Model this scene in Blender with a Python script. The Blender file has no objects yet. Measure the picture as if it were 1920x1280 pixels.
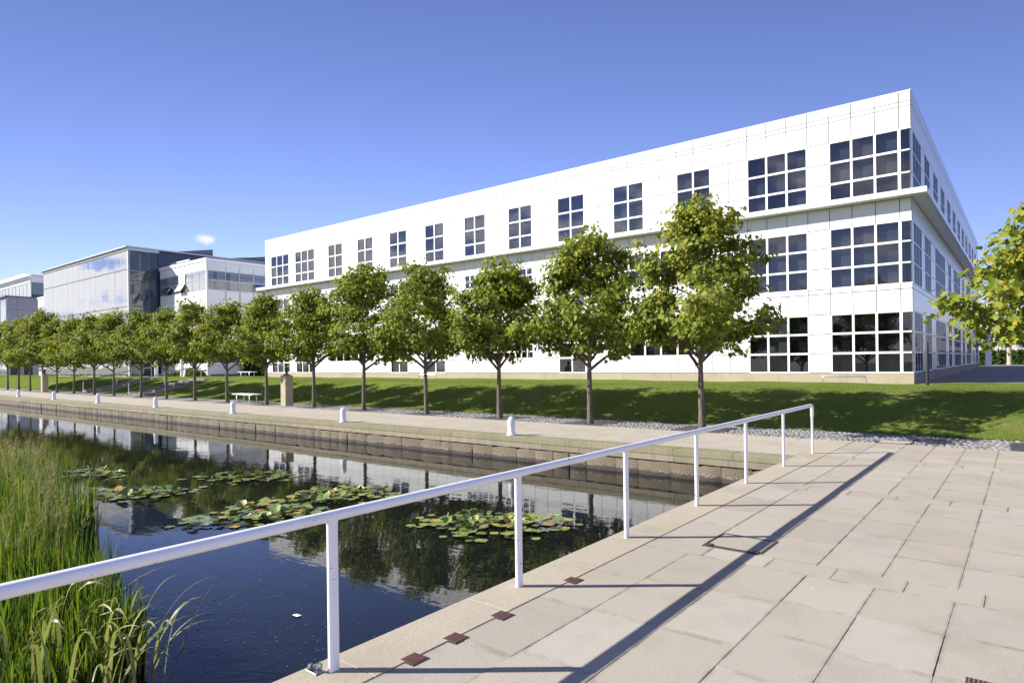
import bpy, math, random
import numpy as np
from mathutils import Vector, Matrix, Quaternion
R = math.radians
scene = bpy.context.scene
COL = scene.collection

# ------------------------------------------------------------------ camera
cam_d = bpy.data.cameras.new("camera")
cam = bpy.data.objects.new("camera", cam_d)
COL.objects.link(cam)
scene.camera = cam
cam_d.sensor_width = 36.0
cam_d.lens = 1208.0 / 1920.0 * 36.0
cam_d.shift_y = (679.0 - 640.0) / 1920.0
cam_d.clip_start = 0.05
cam_d.clip_end = 6000
YAW, ROLL = R(38.63), R(0.72)
cam.matrix_world = (Matrix.Translation((0, 0, 1.9)) @ Matrix.Rotation(YAW, 4, 'Z') @
                    Matrix.Rotation(R(90), 4, 'X') @ Matrix.Rotation(-ROLL, 4, 'Z'))

# ------------------------------------------------------------------ sun and sky
SUN_EL = R(31.3)
SUN_TRAVEL = Vector((0.79, 0.613, 0)).normalized()
sun_d = bpy.data.lights.new("sun", 'SUN')
sun_d.energy = 5.0
sun_d.angle = R(0.53)
sun_d.color = (1.0, 0.955, 0.88)
sun = bpy.data.objects.new("sun", sun_d)
COL.objects.link(sun)
ld = Vector((SUN_TRAVEL.x * math.cos(SUN_EL), SUN_TRAVEL.y * math.cos(SUN_EL), -math.sin(SUN_EL)))
sun.rotation_euler = ld.to_track_quat('-Z', 'Y').to_euler()
sun.location = (-30, -30, 40)

world = bpy.data.worlds.new("World")
scene.world = world
world.use_nodes = True
wt = world.node_tree
wt.nodes.clear()
def wn(t, **kw):
    n = wt.nodes.new(t)
    for k, v in kw.items():
        setattr(n, k, v)
    return n
sky = wn('ShaderNodeTexSky', sky_type='NISHITA', sun_disc=False)
sky.sun_elevation = SUN_EL
sky.sun_rotation = math.atan2(-(-SUN_TRAVEL.x), -SUN_TRAVEL.y)
sky.altitude = 100
sky.air_density = 0.9
sky.dust_density = 0.35
sky.ozone_density = 2.2
tint = wn('ShaderNodeMix', data_type='RGBA', blend_type='MULTIPLY')
tint.inputs['Factor'].default_value = 1.0
tint.inputs['B'].default_value = (1.05, 0.95, 1.3, 1)
wt.links.new(sky.outputs[0], tint.inputs['A'])
tc = wn('ShaderNodeTexCoord')
sep = wn('ShaderNodeSeparateXYZ')
wt.links.new(tc.outputs['Generated'], sep.inputs[0])
def wmath(op, a, b=None, clamp=False):
    n = wn('ShaderNodeMath', operation=op, use_clamp=clamp)
    for i, v in enumerate((a, b)):
        if v is None:
            continue
        if isinstance(v, (int, float)):
            n.inputs[i].default_value = v
        else:
            wt.links.new(v, n.inputs[i])
    return n.outputs[0]
def wramp(v, a, b):
    n = wn('ShaderNodeMapRange', interpolation_type='SMOOTHSTEP')
    n.inputs['From Min'].default_value = a
    n.inputs['From Max'].default_value = b
    wt.links.new(v, n.inputs['Value'])
    return n.outputs['Result']
# a cumulus field over the half of the sky behind the photographer (seen in the glazing)
zc = wmath('ADD', sep.outputs['Z'], 0.22)
comb = wn('ShaderNodeCombineXYZ')
wt.links.new(wmath('DIVIDE', sep.outputs['X'], zc), comb.inputs[0])
wt.links.new(wmath('DIVIDE', sep.outputs['Y'], zc), comb.inputs[1])
noi = wn('ShaderNodeTexNoise')
noi.inputs['Scale'].default_value = 2.6
noi.inputs['Detail'].default_value = 7
noi.inputs['Roughness'].default_value = 0.55
wt.links.new(comb.outputs[0], noi.inputs['Vector'])
west = wramp(wmath('MULTIPLY', sep.outputs['X'], -1.0), 0.45, 0.85)
field = wramp(wmath('ADD', noi.outputs[0], wmath('MULTIPLY', west, 0.125)), 0.48, 0.62)
behind = wramp(sep.outputs['Y'], -0.02, -0.30)
lowel = wramp(sep.outputs['Z'], 0.46, 0.22)
cmask = wmath('MULTIPLY', wmath('MULTIPLY', field, behind), lowel)
# the one small fair-weather cloud over the far roofs
def blob(d, width, lo, hi, scale, flat):
    dv = Vector(d).normalized()
    sub = wn('ShaderNodeVectorMath', operation='SUBTRACT')
    sub.inputs[1].default_value = dv
    wt.links.new(tc.outputs['Generated'], sub.inputs[0])
    mul = wn('ShaderNodeVectorMath', operation='MULTIPLY')
    mul.inputs[1].default_value = (1, 1, flat)
    wt.links.new(sub.outputs[0], mul.inputs[0])
    ln = wn('ShaderNodeVectorMath', operation='LENGTH')
    wt.links.new(mul.outputs[0], ln.inputs[0])
    n2 = wn('ShaderNodeTexNoise')
    n2.inputs['Scale'].default_value = scale
    n2.inputs['Detail'].default_value = 6
    n2.inputs['Roughness'].default_value = 0.6
    wt.links.new(tc.outputs['Generated'], n2.inputs['Vector'])
    s = wmath('ADD', wmath('DIVIDE', ln.outputs[1], -width), wmath('MULTIPLY', n2.outputs[0], 1.5))
    return wramp(s, lo, hi)
b1 = blob((-0.89, 0.435, 0.176), 0.019, -0.2, 0.6, 48, 1.9)
b2 = blob((-0.855, 0.487, 0.152), 0.018, 0.0, 0.8, 40, 2.6)
allc = wmath('MAXIMUM', wmath('MAXIMUM', cmask, wmath('MULTIPLY', b1, 0.72)), wmath('MULTIPLY', b2, 0.6))
cm = wn('ShaderNodeMix', data_type='RGBA')
wt.links.new(allc, cm.inputs['Factor'])
wt.links.new(tint.outputs['Result'], cm.inputs['A'])
cm.inputs['B'].default_value = (8.2, 8.3, 8.8, 1)
bg = wn('ShaderNodeBackground')
bg.inputs['Strength'].default_value = 0.0668
wt.links.new(cm.outputs['Result'], bg.inputs[0])
wo = wn('ShaderNodeOutputWorld')
wt.links.new(bg.outputs[0], wo.inputs[0])

scene.view_settings.view_transform = 'Standard'
scene.view_settings.look = 'None'
scene.view_settings.gamma = 1
scene.view_settings.use_curve_mapping = False
scene.view_settings.exposure = 1.02
scene.render.engine = 'CYCLES'
scene.cycles.max_bounces = 7
scene.cycles.transparent_max_bounces = 12
scene.cycles.caustics_reflective = False
scene.cycles.caustics_refractive = False
scene.cycles.sample_clamp_indirect = 6
scene.cycles.use_denoising = True

# ------------------------------------------------------------------ materials
class NT:
    def __init__(s, name):
        s.m = bpy.data.materials.new(name)
        s.m.use_nodes = True
        s.t = s.m.node_tree
        s.b = s.t.nodes['Principled BSDF']
        s.out = s.t.nodes['Material Output']
        s._tc = None
    def n(s, t, **kw):
        n = s.t.nodes.new(t)
        for k, v in kw.items():
            setattr(n, k, v)
        return n
    def l(s, a, b):
        s.t.links.new(a, b)
    def obj(s):
        if s._tc is None:
            s._tc = s.n('ShaderNodeTexCoord')
        return s._tc.outputs['Object']
    def pos(s):
        return s.n('ShaderNodeNewGeometry').outputs['Position']
    def noise(s, scale, detail=4, rough=0.55, vec=None, out=0):
        n = s.n('ShaderNodeTexNoise')
        n.inputs['Scale'].default_value = scale
        n.inputs['Detail'].default_value = detail
        n.inputs['Roughness'].default_value = rough
        s.l(vec if vec is not None else s.pos(), n.inputs['Vector'])
        return n.outputs[out]
    def scaled(s, vec, sc):
        m = s.n('ShaderNodeVectorMath', operation='MULTIPLY')
        m.inputs[1].default_value = sc
        s.l(vec, m.inputs[0])
        return m.outputs[0]
    def ramp(s, v, stops):
        r = s.n('ShaderNodeValToRGB')
        els = r.color_ramp.elements
        while len(els) < len(stops):
            els.new(0.5)
        for e, (p, c) in zip(els, stops):
            e.position = p
            e.color = (*c, 1) if len(c) == 3 else c
        s.l(v, r.inputs[0])
        return r.outputs[0]
    def mr(s, v, a, b, c=0.0, d=1.0):
        n = s.n('ShaderNodeMapRange')
        n.inputs['From Min'].default_value = a
        n.inputs['From Max'].default_value = b
        n.inputs['To Min'].default_value = c
        n.inputs['To Max'].default_value = d
        s.l(v, n.inputs['Value'])
        return n.outputs[0]
    def math(s, op, a, b=None, clamp=False):
        n = s.n('ShaderNodeMath', operation=op, use_clamp=clamp)
        for i, v in enumerate((a, b)):
            if v is None:
                continue
            if isinstance(v, (int, float)):
                n.inputs[i].default_value = v
            else:
                s.l(v, n.inputs[i])
        return n.outputs[0]
    def mix(s, f, a, b, blend='MIX'):
        n = s.n('ShaderNodeMix', data_type='RGBA', blend_type=blend)
        for key, v in (('Factor', f), ('A', a), ('B', b)):
            i = n.inputs[key]
            if isinstance(v, (int, float)):
                i.default_value = v
            elif isinstance(v, tuple):
                i.default_value = (*v, 1) if len(v) == 3 else v
            else:
                s.l(v, i)
        return n.outputs['Result']
    def bump(s, h, strength=0.3, dist=0.01):
        b = s.n('ShaderNodeBump')
        b.inputs['Strength'].default_value = strength
        b.inputs['Distance'].default_value = dist
        s.l(h, b.inputs['Height'])
        s.l(b.outputs[0], s.b.inputs['Normal'])
    def set(s, **kw):
        for k, v in kw.items():
            i = s.b.inputs[k.replace('_', ' ')]
            if isinstance(v, (int, float)):
                i.default_value = v
            elif isinstance(v, tuple):
                i.default_value = (*v, 1) if len(v) == 3 else v
            else:
                s.l(v, i)
        return s

def plain(name, col, rough=0.6, metal=0.0, var=0.12, scale=6.0):
    t = NT(name)
    n = t.noise(scale)
    c = t.mix(t.mr(n, 0.3, 0.7), tuple(x * (1 - var) for x in col), tuple(min(1, x * (1 + var)) for x in col))
    t.set(Base_Color=c, Roughness=rough, Metallic=metal)
    return t.m

def rnd_obj(t):
    return t.n('ShaderNodeObjectInfo').outputs['Random']

def stone(name, cols, speck=90, rough=0.85, bump=0.25, stains=True, gum=False, edge=False):
    """cut stone: colour by piece, fine speckle, soft stains"""
    t = NT(name)
    base = t.ramp(rnd_obj(t), [(i / (len(cols) - 1), c) for i, c in enumerate(cols)])
    p = t.pos()
    fine = t.noise(speck, 2, 0.6, p)
    base = t.mix(t.mr(fine, 0.35, 0.7), base, t.mix(0.5, base, (0.50, 0.465, 0.395)), 'MIX')
    sp = t.noise(speck * 2.3, 1, 0.5, p)
    base = t.mix(t.mr(sp, 0.62, 0.72, 0, 0.35), base, (0.16, 0.14, 0.12))
    if stains:
        st = t.noise(1.3, 5, 0.6, p)
        base = t.mix(t.mr(st, 0.50, 0.74, 0, 0.55), base, t.mix(0.6, base, (0.17, 0.15, 0.12)))
        st2 = t.noise(0.45, 4, 0.5, p)
        base = t.mix(t.mr(st2, 0.45, 0.75, 0, 0.35), base, (0.34, 0.28, 0.20))
    if gum:
        v = t.n('ShaderNodeTexVoronoi')
        v.inputs['Scale'].default_value = 3.6
        v.inputs['Randomness'].default_value = 1.0
        t.l(p, v.inputs['Vector'])
        pick = t.n('ShaderNodeSeparateColor')
        t.l(v.outputs['Color'], pick.inputs[0])
        small = t.math('LESS_THAN', v.outputs['Distance'], t.math('MULTIPLY', pick.outputs[1], 0.055))
        keep = t.math('GREATER_THAN', pick.outputs[0], 0.55)
        tone = t.ramp(pick.outputs[2], [(0.0, (0.10, 0.09, 0.08)), (0.45, (0.12, 0.11, 0.10)), (0.55, (0.72, 0.70, 0.68)), (1, (0.75, 0.73, 0.70))])
        base = t.mix(t.math('MULTIPLY', t.math('MULTIPLY', small, keep), 0.75), base, tone)
    if edge:
        g = t.n('ShaderNodeSeparateXYZ')
        t.l(t.n('ShaderNodeTexCoord').outputs['Generated'], g.inputs[0])
        dx = t.math('MINIMUM', g.outputs[0], t.math('SUBTRACT', 1.0, g.outputs[0]))
        dy = t.math('MINIMUM', g.outputs[1], t.math('SUBTRACT', 1.0, g.outputs[1]))
        dd = t.math('MINIMUM', dx, dy)
        en = t.noise(6, 4, 0.6, p)
        m_ = t.math('MULTIPLY', t.mr(dd, 0.0, 0.05, 1, 0), t.mr(en, 0.40, 0.66))
        base = t.mix(t.math('MULTIPLY', m_, 0.6), base, (0.11, 0.10, 0.07))
    t.set(Base_Color=base, Roughness=rough)
    t.b.inputs['Specular IOR Level'].default_value = 0.3
    t.bump(t.math('ADD', fine, t.math('MULTIPLY', sp, 0.5)), bump, 0.004)
    return t.m

M = {}
M['slab'] = stone('paving_slab_stone', [(0.265, 0.233, 0.183), (0.311, 0.276, 0.220), (0.298, 0.258, 0.195), (0.349, 0.313, 0.256), (0.281, 0.252, 0.202)], gum=True, edge=True)
M['coping'] = stone('coping_stone', [(0.311, 0.269, 0.189), (0.353, 0.302, 0.214), (0.328, 0.281, 0.202)], speck=70)
M['promenade'] = stone('promenade_stone', [(0.327, 0.284, 0.228), (0.361, 0.318, 0.258), (0.344, 0.297, 0.241)], speck=60)
M['joint'] = plain('joint_mortar', (0.07, 0.058, 0.042), 0.95, var=0.5, scale=9)
M['sett'] = stone('granite_sett', [(0.36, 0.35, 0.34), (0.52, 0.51, 0.50), (0.44, 0.42, 0.39)], speck=120, stains=False)
t = NT('granite_setts_loose')
isl = t.n('ShaderNodeNewGeometry').outputs['Random Per Island']
c = t.ramp(isl, [(0, (0.10, 0.10, 0.098)), (0.5, (0.19, 0.187, 0.18)), (1, (0.29, 0.285, 0.275))])
c = t.mix(t.mr(t.noise(60, 2), 0.4, 0.75, 0, 0.5), c, (0.2, 0.19, 0.18))
t.set(Base_Color=c, Roughness=0.85)
M['setts'] = t.m
M['pit'] = plain('tree_pit_dark', (0.045, 0.042, 0.045), 0.8, var=0.35, scale=20)

# quay courses: algae-green top course, buff middle, rough brown wet bottom
def quay(name, a, b, green, wet):
    t = NT(name)
    p = t.pos()
    base = t.mix(rnd_obj(t), a, b)
    v = t.scaled(p, (6, 6, 0.7))
    streak = t.noise(1.6, 5, 0.6, v)
    base = t.mix(t.mr(streak, 0.45, 0.72, 0, 0.55), base, (0.13, 0.115, 0.07))
    if green:
        g = t.noise(1.1, 4, 0.6, p)
        base = t.mix(t.mr(g, 0.36, 0.65, 0.05, 0.75), base, (0.175, 0.175, 0.075))
    if wet:
        s = t.n('ShaderNodeSeparateXYZ')
        t.l(p, s.inputs[0])
        hz = t.math('ADD', s.outputs['Z'], t.math('MULTIPLY', t.noise(5, 4), 0.12))
        w = t.mr(hz, -0.40, -0.48)
        base = t.mix(w, base, (0.05, 0.04, 0.035))
        lime = t.math('MULTIPLY', t.mr(t.noise(38, 2), 0.56, 0.64), t.math('MULTIPLY', t.mr(hz, -0.39, -0.43), t.mr(hz, -0.47, -0.43)))
        base = t.mix(t.math('MULTIPLY', lime, 0.7), base, (0.6, 0.57, 0.52))
    t.set(Base_Color=base, Roughness=0.85)
    t.bump(t.noise(22, 5, 0.6, p), 0.6, 0.03 if wet else 0.008)
    return t.m
M['quay1'] = quay('quay_coping_green', (0.221, 0.200, 0.140), (0.264, 0.234, 0.166), True, False)
M['quay2'] = quay('quay_ashlar', (0.212, 0.183, 0.128), (0.281, 0.242, 0.174), False, False)
M['quay3'] = quay('quay_rough_stone', (0.136, 0.109, 0.071), (0.184, 0.146, 0.099), False, True)

# lawn
t = NT('lawn_turf')
p = t.pos()
a = t.noise(0.35, 4, 0.6, p)
b = t.noise(9, 5, 0.7, t.scaled(p, (1, 1, 1)))
c = t.mix(t.mr(a, 0.35, 0.68), (0.085, 0.132, 0.022), (0.13, 0.178, 0.034))
c = t.mix(t.mr(b, 0.4, 0.75, 0, 0.6), c, (0.20, 0.215, 0.06))
d = t.noise(0.8, 4, 0.6, p)
c = t.mix(t.mr(d, 0.54, 0.76, 0, 0.6), c, (0.21, 0.185, 0.08))
t.set(Base_Color=c, Roughness=0.9)
t.b.inputs['Specular IOR Level'].default_value = 0.0
t.bump(t.noise(45, 4, 0.7, p), 0.8, 0.03)
M['lawn'] = t.m
def leafy(name, stops, trans=0.35, rough=0.5, tree_var=0.25, spec=0.15):
    t = NT(name)
    isl = t.n('ShaderNodeNewGeometry').outputs['Random Per Island']
    c = t.ramp(isl, stops)
    n = t.noise(0.9, 3, 0.5, t.pos())
    c = t.mix(t.mr(n, 0.35, 0.7, 0, 0.45), c, t.mix(1.0, c, (1.22, 1.08, 0.8), 'MULTIPLY'))
    if tree_var:
        o = rnd_obj(t)
        c = t.mix(t.mr(o, 0, 1, 0, tree_var), c, t.mix(1.0, c, (1.35, 1.1, 0.75), 'MULTIPLY'))
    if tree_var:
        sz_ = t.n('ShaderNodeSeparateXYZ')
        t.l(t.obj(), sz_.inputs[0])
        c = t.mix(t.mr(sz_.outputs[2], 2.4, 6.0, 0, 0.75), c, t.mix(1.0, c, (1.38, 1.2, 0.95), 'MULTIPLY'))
    t.set(Base_Color=c, Roughness=rough)
    t.b.inputs['Specular IOR Level'].default_value = spec
    tr = t.n('ShaderNodeBsdfTranslucent')
    t.l(t.mix(1.0, c, (1.15, 1.25, 0.5), 'MULTIPLY'), tr.inputs[0])
    mx = t.n('ShaderNodeMixShader')
    mx.inputs[0].default_value = trans
    t.l(t.b.outputs[0], mx.inputs[1])
    t.l(tr.outputs[0], mx.inputs[2])
    t.l(mx.outputs[0], t.out.inputs[0])
    return t.m
M['grass'] = leafy('grass_blades', [(0, (0.075, 0.11, 0.022)), (0.6, (0.14, 0.175, 0.042)), (1, (0.26, 0.26, 0.09))], 0.3, 0.6, 0)
M['leaf'] = leafy('maple_leaf', [(0, (0.08, 0.13, 0.02)), (0.3, (0.145, 0.20, 0.032)), (0.7, (0.21, 0.26, 0.05)), (0.95, (0.28, 0.305, 0.07)), (1, (0.30, 0.25, 0.07))], 0.40, 0.55, 0.18)
M['leaf_autumn'] = leafy('maple_leaf_turning', [(0, (0.10, 0.155, 0.02)), (0.5, (0.21, 0.26, 0.035)), (0.92, (0.31, 0.32, 0.05)), (0.975, (0.38, 0.29, 0.045)), (1, (0.33, 0.18, 0.05))], 0.42, 0.5, 0)
M['hedge'] = leafy('hedge_leaf', [(0, (0.02, 0.045, 0.012)), (1, (0.05, 0.085, 0.02))], 0.15, 0.5, 0)
M['shrub'] = leafy('shrub_leaf', [(0, (0.06, 0.10, 0.02)), (1, (0.16, 0.20, 0.05))], 0.3, 0.5, 0)
M['reed'] = leafy('reed_blade', [(0, (0.03, 0.06, 0.012)), (0.45, (0.085, 0.14, 0.022)), (0.9, (0.16, 0.225, 0.036)), (1, (0.26, 0.24, 0.09))], 0.4, 0.35, 0)
M['reed_pale'] = leafy('reed_blade_arching', [(0, (0.13, 0.18, 0.07)), (0.6, (0.24, 0.27, 0.14)), (1, (0.30, 0.24, 0.09))], 0.3, 0.35, 0.3)
M['reed_dead'] = leafy('dead_reed', [(0, (0.20, 0.16, 0.08)), (0.6, (0.32, 0.27, 0.15)), (1, (0.40, 0.34, 0.22))], 0.3, 0.6, 0)
M['plume'] = leafy('seed_plume', [(0, (0.22, 0.18, 0.11)), (0.6, (0.34, 0.28, 0.19)), (1, (0.45, 0.39, 0.29))], 0.4, 0.8, 0)
M['dry'] = plain('dry_stem', (0.12, 0.085, 0.05), 0.8, var=0.3, scale=30)
t = NT('bark')
p = t.obj()
n = t.noise(7, 6, 0.65, t.scaled(p, (3, 3, 0.5)))
c = t.ramp(n, [(0.3, (0.055, 0.045, 0.035)), (0.55, (0.13, 0.11, 0.085)), (0.8, (0.24, 0.215, 0.17))])
c = t.mix(t.mr(t.noise(2.2, 3, 0.5, p), 0.5, 0.75, 0, 0.5), c, (0.15, 0.16, 0.08))
t.set(Base_Color=c, Roughness=0.9)
t.bump(n, 0.7, 0.02)
M['bark'] = t.m

# lily pads
t = NT('lily_pad')
o = rnd_obj(t)
p = t.obj()
c = t.ramp(o, [(0.0, (0.095, 0.15, 0.03)), (0.45, (0.15, 0.215, 0.05)), (0.78, (0.21, 0.255, 0.07)), (0.90, (0.32, 0.30, 0.06)), (0.97, (0.42, 0.27, 0.05)), (1, (0.25, 0.13, 0.06))])
c = t.mix(t.mr(t.noise(14, 4, 0.6), 0.45, 0.7, 0, 0.5), c, t.mix(1.0, c, (1.5, 1.15, 0.6), 'MULTIPLY'))
t.set(Base_Color=c, Roughness=0.27)
t.bump(t.noise(25, 3), 0.25, 0.01)
M['pad'] = t.m
M['petal'] = plain('lily_petal', (0.8, 0.78, 0.72), 0.5, var=0.03)
M['stamen'] = plain('lily_stamen', (0.6, 0.42, 0.06), 0.6)
M['bud'] = plain('lily_bud', (0.5, 0.45, 0.2), 0.5)

# water: dark peaty canal with faint ripples
t = NT('canal_water')
p = t.pos()
t.set(Base_Color=(0.006, 0.008, 0.008), Roughness=0.012, IOR=1.34)
t.b.inputs['Specular Tint'].default_value = (0.78, 0.79, 1.0, 1)
n1 = t.noise(2.6, 3, 0.5, t.scaled(p, (0.55, 1.25, 1)))
n2 = t.noise(11, 3, 0.55, t.scaled(p, (0.6, 1.3, 1)))
calm = t.mr(t.noise(0.22, 3, 0.5, p), 0.42, 0.62, 0.25, 1.0)
hgt = t.math('ADD', t.math('MULTIPLY', n1, 0.9), t.math('MULTIPLY', n2, t.math('MULTIPLY', calm, 0.22)))
t.bump(hgt, 0.055, 0.05)
M['water'] = t.m
M['bed'] = plain('canal_bed_mud', (0.03, 0.026, 0.02), 0.95, var=0.3, scale=3)
t = NT('algae_flake')
isl = t.n('ShaderNodeNewGeometry').outputs['Random Per Island']
t.set(Base_Color=t.ramp(isl, [(0, (0.04, 0.035, 0.02)), (0.8, (0.11, 0.085, 0.045)), (0.985, (0.17, 0.125, 0.065)), (1, (0.42, 0.4, 0.36))]), Roughness=0.6)
M['flake'] = t.m

# white painted steel with chips
t = NT('white_painted_steel')
p = t.pos()
chip = t.math('MULTIPLY', t.mr(t.noise(26, 3, 0.5, t.scaled(p, (1, 0.55, 1))), 0.705, 0.717), t.mr(t.noise(0.9, 2, 0.5, p), 0.40, 0.55))
dirt = t.noise(5, 5, 0.6, p)
c = t.mix(t.mr(dirt, 0.5, 0.8, 0, 0.25), (0.80, 0.80, 0.80), (0.55, 0.52, 0.47))
c = t.mix(chip, c, (0.09, 0.07, 0.06))
t.set(Base_Color=c, Roughness=0.35)
M['rail'] = t.m
M['white'] = plain('white_paint', (0.80, 0.80, 0.80), 0.45, var=0.05)
M['galv'] = plain('galvanised_steel', (0.225, 0.234, 0.252), 0.38, 0.85, var=0.1, scale=20)
M['steel'] = plain('stainless_steel', (0.6, 0.6, 0.61), 0.3, 0.9, var=0.08, scale=20)
M['iron'] = plain('rusty_brown_iron', (0.19, 0.10, 0.075), 0.7, 0.2, var=0.35, scale=60)
M['frame_dark'] = plain('hatch_frame_iron', (0.06, 0.05, 0.045), 0.7, 0.3, var=0.4, scale=30)
M['black'] = plain('black_paint', (0.015, 0.015, 0.017), 0.5)
M['bronze'] = plain('weathered_bronze', (0.055, 0.085, 0.075), 0.5, 0.5, var=0.4, scale=14)
M['plinth'] = stone('pedestal_sandstone', [(0.340, 0.285, 0.183), (0.374, 0.315, 0.204)], speck=40)
M['terrace'] = plain('terrace_ground', (0.06, 0.075, 0.035), 0.95, var=0.25, scale=0.4)
M['step'] = stone('shade_dark_stone', [(0.10, 0.09, 0.08), (0.13, 0.118, 0.105)], speck=30)  # tree shadow on steps and shade on side plinth put into this colour
M['path'] = stone('path_slab', [(0.085, 0.08, 0.08), (0.115, 0.107, 0.105)], speck=30)

# cladding
t = NT('white_enamel_panel')
c = t.mix(rnd_obj(t), (0.71, 0.71, 0.705), (0.755, 0.755, 0.75))
v = t.noise(0.8, 4, 0.5, t.scaled(t.pos(), (4, 4, 0.5)))
c = t.mix(t.mr(v, 0.5, 0.8, 0, 0.14), c, (0.62, 0.60, 0.56))
t.set(Base_Color=c, Roughness=0.22)
M['panel'] = t.m
M['backing'] = plain('panel_joint_backing', (0.05, 0.05, 0.05), 0.8)
M['mullion'] = plain('white_mullion', (0.80, 0.80, 0.79), 0.4, var=0.03)
M['inner'] = plain('window_fin_grey', (0.10, 0.10, 0.11), 0.7)
M['blind'] = plain('grey_blind', (0.20, 0.21, 0.23), 0.8, var=0.06, scale=3)
M['blind_pale'] = plain('pale_blind', (0.30, 0.30, 0.31), 0.8, var=0.06, scale=3)
M['shade_sheet'] = plain('dark_interior', (0.035, 0.035, 0.04), 0.9, var=0.3, scale=1.5)  # sheet behind blindless panes, with the unlit room's darkness put into its colour
M['room'] = plain('room_dark', (0.05, 0.05, 0.052), 0.9)
M['ledge_under'] = plain('ledge_metal', (0.72, 0.72, 0.71), 0.35, var=0.05)
def glass(name, trans, refl_boost, rough=0.0, ior=1.5):
    t = NT(name)
    t.t.nodes.remove(t.b)
    tp = t.n('ShaderNodeBsdfTransparent')
    tp.inputs[0].default_value = (*trans, 1)
    gl = t.n('ShaderNodeBsdfGlossy')
    gl.inputs['Roughness'].default_value = rough
    fr = t.n('ShaderNodeFresnel')
    fr.inputs[0].default_value = ior
    fac = t.math('MULTIPLY', fr.outputs[0], refl_boost, True)
    # panes are never perfectly flat
    b = t.n('ShaderNodeBump')
    b.inputs['Strength'].default_value = 0.05
    b.inputs['Distance'].default_value = 0.05
    t.l(t.noise(0.8, 1), b.inputs['Height'])
    t.l(b.outputs[0], gl.inputs['Normal'])
    mx = t.n('ShaderNodeMixShader')
    t.l(fac, mx.inputs[0])
    t.l(tp.outputs[0], mx.inputs[1])
    t.l(gl.outputs[0], mx.inputs[2])
    t.l(mx.outputs[0], t.out.inputs[0])
    return t.m
M['glass'] = glass('tinted_window_glass', (0.80, 0.82, 0.86), 0.75, ior=1.9)
M['glass_side'] = glass('tinted_side_glass', (0.6, 0.64, 0.72), 0.24, ior=1.5)
M['glass_mirror'] = glass('reflective_curtain_glass', (0.6, 0.65, 0.68), 2.6, ior=3.6)
M['glass_clear'] = glass('clear_glass', (0.85, 0.9, 0.9), 1.3, ior=1.6)
M['white_glass'] = plain('white_back_painted_glass', (0.74, 0.75, 0.74), 0.12, var=0.03)
M['pale_panel'] = plain('pale_grey_panel', (0.66, 0.68, 0.68), 0.25, var=0.05)
M['grey_metal'] = plain('slate_grey_metal', (0.13, 0.14, 0.155), 0.45, 0.3)
M['grey_clad'] = plain('blue_grey_cladding', (0.27, 0.28, 0.33), 0.5, var=0.06)
M['recess'] = plain('dark_blue_glazing', (0.05, 0.065, 0.10), 0.15)
M['alu'] = plain('aluminium_mullion', (0.52, 0.55, 0.57), 0.4, 0.6)

# ------------------------------------------------------------------ mesh helpers
def mk_mesh(name, V, F, mat, smooth=False):
    me = bpy.data.meshes.new(name)
    me.from_pydata([tuple(v) for v in V], [], F)
    mats = mat if isinstance(mat, (list, tuple)) else [mat]
    for m in mats:
        me.materials.append(M[m])
    if smooth:
        me.polygons.foreach_set('use_smooth', [True] * len(me.polygons))
        me.update()
        me.set_sharp_from_angle(angle=R(42))
    me.update()
    return me

def ob(name, me, parent=None, loc=(0, 0, 0), rot=None, label=None, cat=None, group=None, kind=None, scale=None):
    o = bpy.data.objects.new(name, me)
    COL.objects.link(o)
    o.location = loc
    if rot is not None:
        o.rotation_euler = rot
    if scale is not None:
        o.scale = scale
    if parent is not None:
        o.parent = parent
    if label: o['label'] = label
    if cat: o['category'] = cat
    if group: o['group'] = group
    if kind: o['kind'] = kind
    return o

def thing(name, loc, label, cat, group=None, rotz=0.0):
    return ob(name, None, None, loc, (0, 0, rotz), label, cat, group)

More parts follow.
